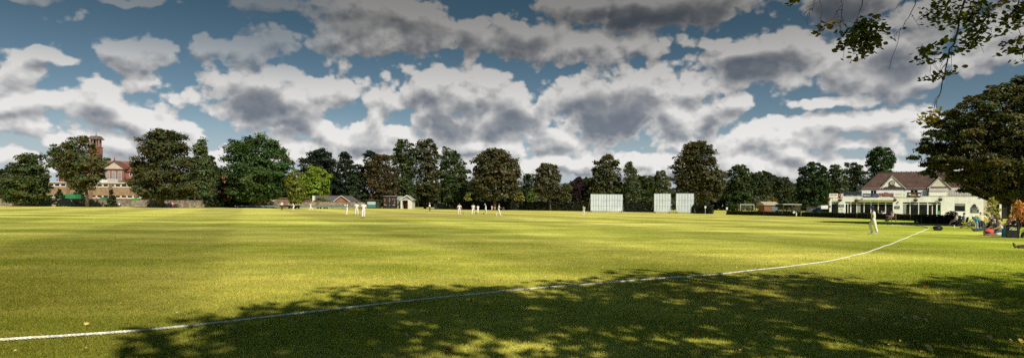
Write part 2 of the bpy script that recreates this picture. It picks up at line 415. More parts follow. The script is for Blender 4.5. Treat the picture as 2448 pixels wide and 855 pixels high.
# ---------------------------------------------------------------- ground
def grass_rgb_nodes(nt, vec):
    """mown late-summer turf: broad tones, mowing bands, worn patches, a painted cloud shadow"""
    N, L = nt.nodes, nt.links
    def noise(scale, detail=4, rough=.6, st=(1, 1, 1)):
        mp = N.new('ShaderNodeMapping'); mp.inputs['Scale'].default_value = st; L.new(vec, mp.inputs[0])
        n = N.new('ShaderNodeTexNoise'); n.inputs['Scale'].default_value = scale; n.inputs['Detail'].default_value = detail; n.inputs['Roughness'].default_value = rough
        L.new(mp.outputs[0], n.inputs['Vector']); return n.outputs['Fac']
    sx = N.new('ShaderNodeSeparateXYZ'); L.new(vec, sx.inputs[0])
    X, Y = sx.outputs[0], sx.outputs[1]
    big = noise(.035, 3, .55); mid = noise(.22, 5, .65); small = noise(2.2, 5, .7); fine = noise(16, 4, .7)
    st_ = noise(.06, 3, .5, (.4, 1, 1))
    # mowing bands, two directions
    v1 = M(nt, 'ADD', M(nt, 'MULTIPLY', X, .917), M(nt, 'MULTIPLY', Y, .4))
    b1 = smooth(nt, M(nt, 'SINE', M(nt, 'MULTIPLY', M(nt, 'ADD', v1, M(nt, 'MULTIPLY', mid, 1.2)), .42)), -.35, .35)
    v2 = M(nt, 'ADD', M(nt, 'MULTIPLY', X, -.12), Y)
    b2 = smooth(nt, M(nt, 'SINE', M(nt, 'MULTIPLY', M(nt, 'ADD', v2, M(nt, 'MULTIPLY', mid, 1.5)), .5)), -.4, .4)
    far = smooth(nt, Y, 26, 48)
    br = M(nt, 'ADD', .72, M(nt, 'MULTIPLY', b1, .25))
    br = M(nt, 'MULTIPLY', br, M(nt, 'SUBTRACT', 1.0, M(nt, 'MULTIPLY', M(nt, 'MULTIPLY', smooth(nt, M(nt, 'ADD', X, M(nt, 'MULTIPLY', mid, 5.0)), 3.5, -9), smooth(nt, M(nt, 'ADD', Y, M(nt, 'MULTIPLY', st_, 12.0)), 62, 42)), .30)))  # left foreground darkened: a cloud's shadow painted into the turf colour
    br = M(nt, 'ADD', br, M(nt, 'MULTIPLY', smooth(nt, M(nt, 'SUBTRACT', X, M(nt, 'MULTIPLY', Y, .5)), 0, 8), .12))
    br = M(nt, 'ADD', br, M(nt, 'MULTIPLY', M(nt, 'MULTIPLY', b2, far), .16))
    br = M(nt, 'MULTIPLY', br, M(nt, 'ADD', .52, M(nt, 'MULTIPLY', mid, .96)))
    br = M(nt, 'MULTIPLY', br, M(nt, 'ADD', .70, M(nt, 'MULTIPLY', small, .6)))
    br = M(nt, 'MULTIPLY', br, M(nt, 'ADD', .68, M(nt, 'MULTIPLY', fine, .64)))
    # long soft streaks left by mowing, rolling and drying
    st = noise(.11, 4, .55, (.28, 1.25, 1)); st2 = noise(.32, 5, .6, (.22, 1, 1))
    br = M(nt, 'MULTIPLY', br, smooth(nt, st, .3, .7, .86, 1.12))
    br = M(nt, 'MULTIPLY', br, smooth(nt, st2, .3, .7, .91, 1.08))
    # lush green against dry yellow
    dry = smooth(nt, M(nt, 'ADD', M(nt, 'MULTIPLY', st, .75), M(nt, 'MULTIPLY', mid, .45)), .42, .78)
    dry = M(nt, 'ADD', M(nt, 'MULTIPLY', dry, .75), M(nt, 'MULTIPLY', smooth(nt, Y, 40, 130), .35), clamp=True)
    c = N.new('ShaderNodeMixRGB'); L.new(dry, c.inputs[0])
    c.inputs[1].default_value = (.40, .46, .046, 1); c.inputs[2].default_value = (.74, .68, .175, 1)
    right = smooth(nt, M(nt, 'SUBTRACT', X, M(nt, 'MULTIPLY', Y, .5)), -1, 7)
    c2 = N.new('ShaderNodeMixRGB'); L.new(M(nt, 'MULTIPLY', right, .55), c2.inputs[0]); L.new(c.outputs[0], c2.inputs[1]); c2.inputs[2].default_value = (.37, .47, .028, 1); c = c2
    # tired, thin spots showing soil
    worn = smooth(nt, M(nt, 'ADD', noise(.5, 6, .7, (1, .6, 1)), M(nt, 'MULTIPLY', small, .25)), .77, .92)
    w = N.new('ShaderNodeMixRGB'); L.new(M(nt, 'MULTIPLY', worn, .7), w.inputs[0]); L.new(c.outputs[0], w.inputs[1]); w.inputs[2].default_value = (.27, .20, .12, 1)
    o = VM(nt, 'SCALE', w.outputs[0]); L.new(br, o.node.inputs['Scale'])
    return o, fine, small

gm = bpy.data.materials.new('turf'); gm.use_nodes = True
nt = gm.node_tree; N, L = nt.nodes, nt.links
b = N['Principled BSDF']; b.inputs['Roughness'].default_value = .9; b.inputs['Specular IOR Level'].default_value = .1
tc = N.new('ShaderNodeTexCoord')
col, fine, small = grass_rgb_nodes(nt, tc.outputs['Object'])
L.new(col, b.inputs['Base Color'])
bp = N.new('ShaderNodeBump'); bp.inputs['Strength'].default_value = .7; bp.inputs['Distance'].default_value = .04
L.new(fine, bp.inputs['Height']); L.new(bp.outputs[0], b.inputs['Normal'])
# blades of grass carry the same colouring
bm_ = bpy.data.materials.new('grass_blade'); bm_.use_nodes = True
nt = bm_.node_tree; N, L = nt.nodes, nt.links
N.remove(N['Principled BSDF'])
tc = N.new('ShaderNodeTexCoord')
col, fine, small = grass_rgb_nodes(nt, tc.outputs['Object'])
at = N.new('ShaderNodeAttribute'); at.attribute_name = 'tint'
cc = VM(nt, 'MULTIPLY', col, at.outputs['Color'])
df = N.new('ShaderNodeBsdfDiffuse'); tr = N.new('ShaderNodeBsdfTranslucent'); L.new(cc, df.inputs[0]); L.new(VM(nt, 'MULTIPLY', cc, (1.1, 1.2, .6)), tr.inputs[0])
mx = N.new('ShaderNodeMixShader'); mx.inputs[0].default_value = .35; L.new(df.outputs[0], mx.inputs[1]); L.new(tr.outputs[0], mx.inputs[2])
L.new(mx.outputs[0], N['Material Output'].inputs[0])

gv = [(-3000, -200, 0), (3000, -200, 0), (3000, 5000, 0), (-3000, 5000, 0)]
ground = MB().add(gv, [(0, 1, 2, 3)]).build('ground', gm)
tag(ground, 'mown grass cricket outfield with light and dark mowing bands', kind='structure')

def blades(n, dmin, dmax, seed, h0, w0, power=1.0):
    r = np.random.default_rng(seed)
    d = dmin + (dmax - dmin) * (r.random(n) ** power if power > 0 else 1 - np.sqrt(1 - r.random(n)))
    x = (r.random(n) * 2 - 1) * .95 * d
    a = r.random(n) * 2 * math.pi; h = h0 * (.5 + r.random(n)); w = w0 * (.7 + .6 * r.random(n))
    la = r.random(n) * 2 * math.pi; ln = h * (.25 + .9 * r.random(n))
    p = np.stack([x, d, np.zeros(n)], 1)
    t = np.stack([np.cos(a) * w, np.sin(a) * w, np.zeros(n)], 1)
    tip = p + np.stack([np.cos(la) * ln, np.sin(la) * ln, h], 1)
    V = np.stack([p - t, p + t, tip], 1).reshape(-1, 3)
    F = np.arange(3 * n).reshape(n, 3)
    k = (.75 + .75 * r.random(n))[:, None] * np.stack([.9 + .35 * r.random(n), np.ones(n), .8 + .5 * r.random(n)], 1)
    yel = r.random(n) < .06
    k[yel] *= np.array([1.7, 1.35, 1.8])
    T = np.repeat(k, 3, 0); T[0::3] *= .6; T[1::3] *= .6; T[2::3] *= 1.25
    return V, F, T
Vs, Fs, Ts, o = [], [], [], 0
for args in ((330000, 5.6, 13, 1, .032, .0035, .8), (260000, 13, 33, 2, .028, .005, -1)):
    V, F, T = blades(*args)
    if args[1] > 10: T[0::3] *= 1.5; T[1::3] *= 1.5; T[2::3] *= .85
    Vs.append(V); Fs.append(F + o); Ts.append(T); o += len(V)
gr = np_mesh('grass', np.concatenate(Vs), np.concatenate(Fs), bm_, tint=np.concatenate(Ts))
tag(gr, 'short grass blades of the near outfield', kind='stuff')

# the square: pale dry strips of rolled turf between the wickets, fading out into the outfield
def dry_mat(name, colr, amount):
    m_ = bpy.data.materials.new(name); m_.use_nodes = True
    nt = m_.node_tree; N, L = nt.nodes, nt.links
    b = N['Principled BSDF']; b.inputs['Roughness'].default_value = .9; b.inputs['Specular IOR Level'].default_value = .1
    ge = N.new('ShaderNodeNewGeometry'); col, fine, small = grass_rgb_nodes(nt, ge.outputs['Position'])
    tc = N.new('ShaderNodeTexCoord'); sx = N.new('ShaderNodeSeparateXYZ'); L.new(tc.outputs['Generated'], sx.inputs[0])
    ed = None
    for k in (0, 1):
        e_ = M(nt, 'ABSOLUTE', M(nt, 'SUBTRACT', sx.outputs[k], .5)); e_ = M(nt, 'MULTIPLY', M(nt, 'SUBTRACT', .5, e_), 3.4, clamp=True)
        ed = e_ if ed is None else M(nt, 'MULTIPLY', ed, e_)
    f = M(nt, 'MULTIPLY', M(nt, 'MULTIPLY', smooth(nt, ed, 0.0, .8), amount), M(nt, 'ADD', .45, small), clamp=True)
    mx = N.new('ShaderNodeMixRGB'); L.new(f, mx.inputs[0]); L.new(col, mx.inputs[1]); mx.inputs[2].default_value = (*colr, 1)
    L.new(mx.outputs[0], b.inputs['Base Color']); return m_
def sheet(name, cx, cy, lx, ly, rz, z, m):
    o = MB().add([(-lx / 2, -ly / 2, 0), (lx / 2, -ly / 2, 0), (lx / 2, ly / 2, 0), (-lx / 2, ly / 2, 0)], [(0, 1, 2, 3)]).build(name, m)
    o.location = (cx, cy, z); o.rotation_euler = (0, 0, rz); return o
WK1, WK2 = GD(862, 79), GD(1107, 101)
mid_ = (WK1 + WK2) / 2; pitch_dir = (WK2 - WK1).normalized(); prz = math.atan2(pitch_dir.y, pitch_dir.x)
plen = (WK2 - WK1).length
tag(sheet('cricket_square', mid_.x, mid_.y, plen + 30, 34, prz, .004, dry_mat('dry_turf', (.40, .34, .085), .75)), 'dry yellowish square of turf around the pitch', kind='structure')
tag(sheet('cricket_pitch', mid_.x, mid_.y, plen + 8, 4.5, prz, .008, dry_mat('pitch_clay', (.52, .45, .19), 1.2)), 'pale rolled strip of the pitch between the wickets', kind='structure')

# ---------------------------------------------------------------- boundary rope
rope_m = mat('white_rope', (.74, .71, .62), .9, .22, 18, .3, 120)
rp = [G(-160, 830), G(0, 817), G(200, 804), G(400, 787), G(640, 760), G(1020, 716), G(1224, 697), G(1500, 673), G(1740, 654.5), G(1900, 636), G(2000, 621.5), G(2080, 601), G(2150, 575.5), G(2221, 545.5)]
rp2 = [G(2221, 545.5), G(2205, 541.5), G(2170, 539), G(2120, 537.5)]
def catmull(pts, step):
    out = []
    pts = [pts[0] * 2 - pts[1]] + pts + [pts[-1] * 2 - pts[-2]]
    for i in range(1, len(pts) - 2):
        p0, p1, p2, p3 = pts[i - 1:i + 3]
        k = max(2, int((p2 - p1).length / step))
        for j in range(k):
            t = j / k
            out.append(.5 * ((2 * p1) + (p2 - p0) * t + (2 * p0 - 5 * p1 + 4 * p2 - p3) * t * t + (3 * p1 - p0 - 3 * p2 + p3) * t ** 3))
    out.append(pts[-2])
    return out
path = catmull(rp, .02)
rb = MB()
def rope_r(p): return .0105 + .0050 * min(1, max(0, (p.y - 14) / 30))
tw = [[], [], []]; sd_acc = 0
for i, p in enumerate(path):
    if i: sd_acc += (p - path[i - 1]).length
    t = (path[min(i + 1, len(path) - 1)] - path[max(i - 1, 0)]).normalized(); nrm = Vector((-t.y, t.x, 0)); up = Vector((0, 0, 1))
    wob = math.sin(sd_acc * .9) * .022 + math.sin(sd_acc * 2.1 + 1) * .008
    hgt = .023 + .004 * math.sin(sd_acc * 1.7)
    rr = rope_r(p)
    for k in range(3):
        w = 2 * math.pi * (sd_acc / .13 + k / 3)
        tw[k].append(p + nrm * (wob + math.cos(w) * rr * .85) + up * (hgt + math.sin(w) * rr * .85))
for k in range(3): rb.tube(tw[k], [rope_r(p) for p in tw[k]], 5)
path2 = catmull(rp2, .3)
rb.tube([p + Vector((0, 0, .034)) for p in path2], .03, 6)
tag(rb.build('boundary_rope', rope_m), 'long white twisted boundary rope curving across the grass', 'rope')

# ---------------------------------------------------------------- fallen leaves
def leaf_mesh(seed, L_, curl, spiky):
    r = random.Random(seed)
    if spiky: out = [(0, -.5), (.18, -.32), (.42, -.36), (.34, -.1), (.52, .08), (.26, .14), (.2, .34), (0, .52), (-.2, .32), (-.3, .12), (-.5, .1), (-.33, -.12), (-.4, -.34), (-.16, -.3)]
    else: out = [(0, -.5), (.14, -.36), (.24, -.1), (.22, .16), (.1, .38), (0, .52), (-.1, .38), (-.22, .14), (-.25, -.12), (-.13, -.36)]
    vs = [(0, 0, .25 * curl)] + [(x * L_, y * L_, L_ * curl * (abs(x) * 1.2 + max(0, y) * .6 + r.uniform(-.12, .12))) for x, y in out]
    vs[0] = (0, 0, .0)
    n = len(out)
    return vs, [(0, i + 1, (i + 1) % n + 1) for i in range(n)]
LM = [mat('dead_leaf_yellow', (.62, .45, .10), .7, .2, 25), mat('dead_leaf_pale', (.70, .52, .20), .7, .18, 25), mat('dead_leaf_brown', (.30, .13, .05), .8, .25, 25), mat('dead_leaf_orange', (.62, .22, .03), .7, .2, 25)]
LN = ['yellow', 'pale papery', 'brown', 'orange']
protos = []
for k in range(8):
    vs, fs = leaf_mesh(k, .085, .55, k % 2 == 0)
    me = bpy.data.meshes.new('fallen_leaf'); me.from_pydata(vs, [], fs); me.materials.append(LM[k // 2]); me.update(); protos.append(me)
lr = random.Random(21)
spots = []
for (x, y, k, s) in ((2240, 720, 1, 1.5), (2215, 692, 3, 1.6), (2067, 769, 1, 1.7), (2058, 766, 1, 1.4), (2200, 745, 1, 1.5), (1734, 779, 1, 1.2), (2220, 840, 1, 1.9), (1635, 832, 1, 1.4), (566, 822, 2, 1.3), (790, 697, 1, 1.2), (2190, 766, 1, 1.3), (1070, 845, 2, 1.5), (2205, 788, 1, 1.3), (2315, 835, 2, 1.4), (1578, 790, 1, 1.2), (131, 726, 2, 1.2), (1072, 845, 3, 1.2)):
    spots.append((x, y, k, s))
for i in range(260):
    if i < 170: x = 1224 + 1220 * lr.random() ** .7; y = 600 + 250 * lr.random() ** 1.25
    else: x = 2448 * lr.random(); y = 610 + 240 * lr.random()
    spots.append((x, y, lr.choice((0, 0, 1, 1, 1, 2, 2, 3) if x > 1200 else (1, 2, 2, 1)), lr.uniform(.45, 1.0)))
for (x, y, k, s) in spots:
    o = bpy.data.objects.new('fallen_leaf', protos[2 * k + lr.randrange(2)]); C.objects.link(o)
    p = G(x, y); p.z = .036; o.location = p
    o.rotation_euler = (lr.uniform(-.5, .5), lr.uniform(-.5, .5), lr.uniform(0, 6.3)); s *= .95 * lr.uniform(.8, 1.2); o.scale = (s, s * lr.uniform(.7, 1.1), s)
    tag(o, '%s fallen leaf lying on the grass under the overhanging branches' % LN[k], 'leaf', '%s fallen leaves on the grass' % LN[k])
# ---------------------------------------------------------------- trees
LEAF = mat_leaf()
BARK = mat('bark', (.075, .058, .042), .95, .3, 6, .6, 30, stretch=(1, 1, .25))
BARK_PALE = mat('birch_bark', (.30, .28, .25), .9, .35, 4, .3, 20)

def leaf_cards(cent, nrm, size, aspect, r, bend=.25):
    n = len(cent)
    nrm /= np.linalg.norm(nrm, axis=1, keepdims=True) + 1e-9
    q = r.normal(size=(n, 3)); t = np.cross(nrm, q); t /= np.linalg.norm(t, axis=1, keepdims=True) + 1e-9
    b = np.cross(nrm, t)
    s = size[:, None]
    V = np.stack([cent - t * s * .5, cent + b * s * aspect - nrm * s * bend * .4, cent + t * s * .5, cent - b * s * aspect - nrm * s * bend * .4], 1).reshape(-1, 3)
    return V, np.arange(4 * n).reshape(n, 4)

def crown_arrays(rows, b_ratio, n_clump, n_leaf, size, col, r, clump_k=.16, brown=0.0, brown_col=(.115, .082, .032), flat=.7, outer=.45, fill_k=.25):
    """rows: (z, x centre, half width) upward; leaves gathered in clumps through the crown's volume"""
    rows = sorted(rows); Z = np.array([q[0] for q in rows]); X = np.array([q[1] for q in rows]); A = np.array([q[2] for q in rows])
    amax = A.max(); rc = clump_k * amax
    zs = np.linspace(Z[0], Z[-1], 200); aw = np.interp(zs, Z, A) ** 1.15 + .05 * amax
    cdf = np.cumsum(aw); cdf /= cdf[-1]
    cz = np.interp(r.random(n_clump), cdf, zs)
    th = r.random(n_clump) * 2 * np.pi; rad = r.random(n_clump) ** outer
    rck = rc * (.55 + 1.0 * r.random(n_clump) ** 1.5)
    a = np.maximum(np.interp(cz, Z, A) - rck * (.15 + .75 * r.random(n_clump)), .1 * amax)
    cx = np.interp(cz, Z, X) + a * rad * np.cos(th); cy = a * b_ratio * rad * np.sin(th)
    top = Z[-1] - rck * flat * (.1 + .9 * r.random(n_clump)); cz = np.minimum(cz, top)
    CC = np.stack([cx, cy, cz], 1)
    w = rck ** 2; ids = r.choice(n_clump, n_leaf, p=w / w.sum())
    dr = r.normal(size=(n_leaf, 3)); dr /= np.linalg.norm(dr, axis=1, keepdims=True)
    dr[:, 2] = np.where(dr[:, 2] < -.35, -dr[:, 2], dr[:, 2])
    rr_ = r.random(n_leaf) ** .42 * rck[ids]
    off = dr * rr_[:, None]; off[:, 2] *= flat
    # a third of the leaves fill the space between the clumps
    nf = int(n_leaf * fill_k); fz = np.interp(r.random(nf), cdf, zs); ft = r.random(nf) * 2 * np.pi; fr = np.sqrt(r.random(nf)) * .84; fa = np.interp(fz, Z, A)
    fill = np.stack([np.interp(fz, Z, X) + fa * fr * np.cos(ft), fa * b_ratio * fr * np.sin(ft), fz - .02 * amax], 1)
    lumpy = 1 + .35 * np.sin(dr[:, 0] * 5 + ids) * np.sin(dr[:, 1] * 6 + ids * 2)
    cent = CC[ids] + off * lumpy[:, None]
    cent[:nf] = fill
    zc = (Z[0] + Z[-1]) / 2; xc = np.interp(cent[:, 2], Z, X)
    out = np.stack([cent[:, 0] - xc, cent[:, 1], (cent[:, 2] - zc) * .8], 1); out /= np.linalg.norm(out, axis=1, keepdims=True) + 1e-6
    nrm = out * .35 + dr * .55 + np.array([0, 0, .45]) + r.normal(size=(n_leaf, 3)) * .5
    sz = size * (.6 + .8 * r.random(n_leaf))
    V, F = leaf_cards(cent, nrm, sz, .34, r)
    ck = (.72 + .56 * r.random(n_clump))[ids] * (.7 + .6 * r.random(n_leaf))
    T = 1.6 * np.array(col)[None, :] * ck[:, None]
    hue = -.08 + (r.random(n_clump)[ids] - .5) * .4 + (r.random(n_leaf) - .5) * .25
    T[:, 0] *= 1 + hue; T[:, 2] *= 1 - .4 * hue
    if brown > 0:
        pb = np.clip(.65 * brown * (.3 + 1.4 * r.random(n_clump))[ids], 0, 1); isb = r.random(n_leaf) < pb
        T[isb] = np.array(brown_col)[None, :] * (.6 + .9 * r.random(isb.sum()))[:, None]
    return V, F, np.repeat(T, 4, 0), CC, rck

def limbs(mb, base, top_z, r0, targets, rr, lean=0.0, n=7, start=.25):
    """a tapered, slightly crooked trunk and a limb to each target"""
    pts, rad = [], []
    k = 7
    for i in range(k + 1):
        t = i / k
        pts.append(Vector((base[0] + lean * t * t + rr.uniform(-.5, .5) * r0 * (t > 0), base[1] + rr.uniform(-.5, .5) * r0 * (t > 0), base[2] + top_z * t)))
        rad.append(r0 * (1.35 if i == 0 else 1 - .82 * t))
    mb.tube(pts, rad, n + 2)
    for T in targets:
        T = Vector(T)
        f = min(.88, max(start, (T.z / max(top_z, .1)) * .62 + rr.uniform(-.12, .06)))
        i = min(k - 1, int(f * k)); q = pts[i].lerp(pts[i + 1], f * k - i)
        ra = max(.02, r0 * (1 - .82 * f) * .6)
        mid = q.lerp(T, .5) + Vector((rr.uniform(-.08, .08), rr.uniform(-.08, .08), -.06 if T.z > q.z else .1)) * (T - q).length
        mb.tube([q, q.lerp(mid, .6), mid, mid.lerp(T, .6), T], [ra, ra * .8, ra * .6, ra * .4, ra * .18], 5)

def tree(name, label, rows, base, d, col, trunk_r=.4, bt=.45, brown=0., n_clump=None, dens=1.0, size=None, clump_k=.16, b_ratio=.8, flat=.7, outer=.45, cat='tree', group=None,
         trunk_h=.78, fill=.25, bark=None, n_limb=16, seed=None, brown_col=(.115, .082, .032), start=.25):
    """rows: (photo y, x left, x right); base: photo x of the foot"""
    B = GD(base, d)
    seed = seed if seed is not None else abs(int(base * 7 + d))
    r = np.random.default_rng(seed); rr = random.Random(seed)
    R3, area = [], 0
    rows = sorted(rows)
    for i, (y, xl, xr) in enumerate(rows):
        l, q = P(xl, y, d), P(xr, y, d)
        R3.append((max(l.z / 2 + q.z / 2, .05), (l.x + q.x) / 2 - B.x, (q.x - l.x) / 2))
        if i: area += (y - rows[i - 1][0]) * ((xr - xl) + (rows[i - 1][2] - rows[i - 1][1])) / 2
    amax = max(a for _, _, a in R3)
    px = area * (1024 / 2448) ** 2
    n_leaf = int(max(900, px * 9.0 * dens))
    if size is None: size = 2.0 * d / 610
    if n_clump is None: n_clump = int(max(24, min(260, area / 75)))
    V, F, T, CC, rck = crown_arrays(R3, b_ratio, n_clump, n_leaf, size, col, r, clump_k, brown, brown_col, flat, outer, fill)
    t = thing(name, label, cat, B, 0, group)
    top = max(z for z, _, _ in R3)
    mb = MB(); idx = sorted(range(len(CC)), key=lambda i: -rck[i])[:n_limb]
    xt = [x for z, x, a in sorted(R3)][len(R3) // 2]
    limbs(mb, (0, 0, -.1), top * trunk_h, trunk_r, [tuple(CC[i]) for i in idx], rr, lean=xt, start=start)
    mb.build('trunk', bark or BARK, t)
    np_mesh('crown', V, F, LEAF, t, tint=T)
    return t

GREEN = (.048, .062, .016); DARK = (.026, .036, .013); OLIVE = (.066, .064, .022); PINE = (.017, .025, .014); BIRCH = (.066, .078, .028); LIME = (.15, .19, .02); MIDG = (.042, .056, .017); RUST = (.06, .05, .022)
TR = 'park trees around the ground'
# --- left of the ground
tree('tree', 'low round dark green tree at the left end of the brick wall', [(364, 58, 86), (380, 40, 106), (400, 22, 118), (430, 6, 122), (460, -4, 124), (482, 8, 118)], 78, 154, GREEN, .35, brown=.08)
tree('tree', 'dark tree cut off by the left edge of the view behind the low round tree', [(405, -60, 12), (425, -75, 26), (455, -80, 30), (485, -80, 20)], -30, 205, DARK, .35)
tree('sycamore_tree', 'open rusty green tree with a bare leaning trunk in front of the school tower', [(323, 184, 210), (336, 154, 216), (350, 132, 224), (364, 124, 246), (380, 120, 256), (392, 120, 256), (415, 130, 256), (436, 150, 242), (452, 172, 226)], 209, 152, (.058, .066, .02), .42, brown=.22, dens=.72, n_clump=130, clump_k=.15, brown_col=(.15, .075, .03))
tree('chestnut_tree', 'large rounded brownish green chestnut beside the school roof', [(310, 366, 404), (322, 336, 438), (345, 322, 450), (378, 326, 462), (400, 318, 468), (430, 306, 474), (455, 304, 470), (474, 330, 440)], 386, 156, (.05, .052, .018), .55, brown=.22)
tree('birch_tree', 'slender pale birch between the two great chestnuts', [(337, 479, 487), (355, 464, 498), (385, 456, 505), (410, 450, 513), (440, 452, 516), (468, 458, 510)], 465, 158, BIRCH, .18, bark=BARK_PALE, clump_k=.26, flat=1.2, trunk_h=.9, size=.55)
tree('conifer_tree', 'dark narrow conifer standing close behind the pale birch', [(372, 498, 508), (400, 496, 525), (435, 490, 538), (470, 485, 548), (492, 488, 545)], 515, 178, DARK, .25, clump_k=.2)
tree('chestnut_tree', 'broad bright topped dark green chestnut left of the brick house', [(328, 592, 636), (342, 552, 668), (362, 535, 684), (385, 529, 697), (415, 530, 704), (440, 536, 705), (462, 545, 696), (480, 565, 650)], 622, 172, (.042, .066, .018), .75, n_clump=260)
tree('dark_shrub_tree', 'black green thicket of shrubs under the left side of the broad chestnut', [(425, 545, 575), (445, 530, 590), (470, 520, 605), (494, 522, 600)], 560, 178, DARK, .15, clump_k=.2)
tree('small_tree', 'small yellow green tree drooping at the right flank of the broad chestnut', [(404, 698, 714), (420, 686, 728), (445, 680, 734), (465, 682, 735), (485, 692, 728)], 704, 165, (.115, .125, .02), .14, clump_k=.26)
tree('small_tree', 'bright lime green round tree rising behind the house with the grey roof', [(402, 738, 772), (416, 720, 790), (436, 714, 797), (458, 720, 792), (482, 732, 778)], 755, 235, LIME, .2, clump_k=.2)
tree('pine_tree', 'broad black green pine above the lime green tree', [(356, 752, 776), (368, 732, 795), (388, 713, 815), (412, 708, 822), (445, 715, 825), (485, 725, 825)], 768, 262, PINE, .4, clump_k=.22, flat=.5)
tree('pine_tree', 'narrow pointed dark pine right of the broad pine', [(362, 820, 828), (378, 808, 842), (400, 800, 852), (432, 795, 856), (488, 798, 856)], 826, 258, PINE, .35, clump_k=.24, flat=.5)
tree('tree', 'dark green mixed tree between the pointed pine and the brown tree', [(392, 842, 868), (420, 832, 884), (450, 826, 890), (492, 828, 890)], 852, 240, DARK, .3, clump_k=.2)
tree('pine_tree', 'leaning pine whose flat dark top stands over the brown tree', [(360, 876, 894), (372, 868, 908), (386, 862, 912), (400, 872, 905), (440, 870, 900)], 886, 236, PINE, .3, clump_k=.26, flat=.45)
tree('tree', 'bushy brown leaved tree over the dark scorer\'s hut', [(370, 896, 930), (388, 876, 948), (412, 868, 956), (445, 872, 956), (470, 882, 948), (488, 890, 945)], 918, 205, (.055, .043, .019), .4, brown=.3)
tree('lime_tree', 'tall dark lime tree behind the scoreboard', [(332, 952, 976), (348, 938, 990), (375, 932, 1000), (412, 934, 1002), (445, 936, 1000), (486, 942, 996)], 966, 212, MIDG, .4, brown=.12)
tree('lime_tree', 'tall brown tinged lime tree right behind the white shed', [(333, 1000, 1030), (345, 986, 1044), (370, 982, 1052), (405, 984, 1055), (440, 988, 1060), (484, 996, 1052)], 1016, 216, (.045, .047, .018), .42, brown=.22)
tree('lime_tree', 'dark green twin topped lime tree left of the broad brown dome tree', [(352, 1056, 1076), (366, 1050, 1104), (388, 1048, 1118), (420, 1044, 1125), (450, 1048, 1125), (480, 1060, 1112)], 1090, 196, MIDG, .4)
tree('chestnut_tree', 'wide dome shaped brown crowned tree at the middle of the far hedge', [(358, 1166, 1206), (368, 1142, 1224), (388, 1128, 1240), (418, 1124, 1248), (446, 1122, 1253), (472, 1138, 1242)], 1181, 184, (.055, .05, .022), .6, brown=.25, n_clump=260, size=.72)
tree('tree', 'dark tree half hidden at the left of the rusty round tree by the hedge', [(414, 1250, 1276), (432, 1244, 1286), (455, 1242, 1288), (486, 1245, 1286)], 1265, 228, DARK, .3)
tree('tree', 'rusty green round tree with a clear trunk before the far hedge', [(389, 1291, 1320), (404, 1279, 1337), (425, 1272, 1345), (450, 1270, 1350), (472, 1285, 1345)], 1316, 184, (.058, .05, .021), .35, brown=.25)
tree('shrub', 'light green leafy shrub behind the far hedge', [(450, 1268, 1284), (462, 1262, 1290), (486, 1262, 1290)], 1276, 205, (.10, .13, .025), .08, cat='shrub')
tree('shrub', 'yellow green shrub lit by the sun under the dome shaped tree', [(458, 1236, 1250), (468, 1226, 1256), (486, 1224, 1256)], 1240, 200, (.15, .14, .028), .08, cat='shrub')
tree('shrub', 'pale olive shrubs in a gap behind the far hedge at its left end', [(462, 1072, 1130), (474, 1070, 1132), (488, 1070, 1132)], 1101, 225, (.17, .16, .04), .08, cat='shrub')
tree('shrub', 'grey green bush in front of the light green leafy shrub', [(464, 1284, 1302), (474, 1272, 1310), (488, 1274, 1308)], 1294, 198, (.10, .10, .055), .08, cat='shrub')
tree('tree', 'rounded olive tree between the rusty round tree and the purple tree', [(437, 1340, 1360), (452, 1334, 1370), (486, 1336, 1368)], 1352, 215, OLIVE, .2)
tree('purple_tree', 'dark purple leaved tree left of the double sight screen', [(424, 1374, 1392), (438, 1364, 1401), (456, 1359, 1406), (480, 1366, 1402)], 1385, 190, (.030, .017, .022), .2, brown=.1, brown_col=(.1, .05, .04))
tree('tree', 'tall green brown tree rising over the double sight screen', [(371, 1442, 1464), (386, 1420, 1482), (408, 1411, 1491), (430, 1403, 1498), (455, 1400, 1498), (484, 1410, 1490)], 1446, 186, (.05, .054, .02), .4, brown=.16, b_ratio=.9)
tree('willow_tree', 'wispy grey green willow right of the double sight screen', [(386, 1498, 1510), (402, 1488, 1519), (430, 1490, 1528), (458, 1493, 1538), (488, 1498, 1538)], 1508, 180, (.07, .078, .035), .2, clump_k=.26, flat=1.4, size=.5)
tree('tree', 'dark low tree between the willow and the light birch', [(419, 1535, 1565), (438, 1524, 1580), (492, 1524, 1585)], 1552, 240, MIDG, .3)
tree('birch_tree', 'light feathery birch left of the biggest round tree', [(408, 1568, 1588), (424, 1559, 1604), (458, 1560, 1606), (492, 1565, 1600)], 1580, 205, (.07, .078, .03), .18, bark=BARK_PALE, clump_k=.24, flat=1.1)
tree('chestnut_tree', 'biggest round brown green tree behind the two single sight screens', [(338, 1652, 1686), (350, 1628, 1705), (374, 1606, 1722), (400, 1602, 1728), (430, 1602, 1736), (456, 1612, 1738), (476, 1628, 1728)], 1677, 162, (.052, .05, .02), .55, brown=.22, n_clump=260)
tree('tree', 'dark green pointed tree right of the biggest round tree', [(392, 1758, 1784), (408, 1740, 1798), (438, 1733, 1806), (468, 1732, 1806), (498, 1735, 1800)], 1770, 176, MIDG, .35)
tree('tree', 'soft grey green low tree behind the goal', [(418, 1804, 1828), (432, 1796, 1848), (460, 1792, 1852), (496, 1792, 1852)], 1822, 185, (.042, .05, .022), .25)
tree('tree', 'hazy mid green tree behind the brown hut', [(426, 1852, 1888), (444, 1842, 1906), (470, 1840, 1910), (498, 1840, 1908)], 1872, 190, (.042, .05, .02), .25)
tree('shrub', 'rounded olive gold bush behind the brown hut', [(467, 1828, 1852), (478, 1820, 1862), (496, 1818, 1864)], 1842, 168, (.12, .105, .035), .08, cat='shrub', size=.4)
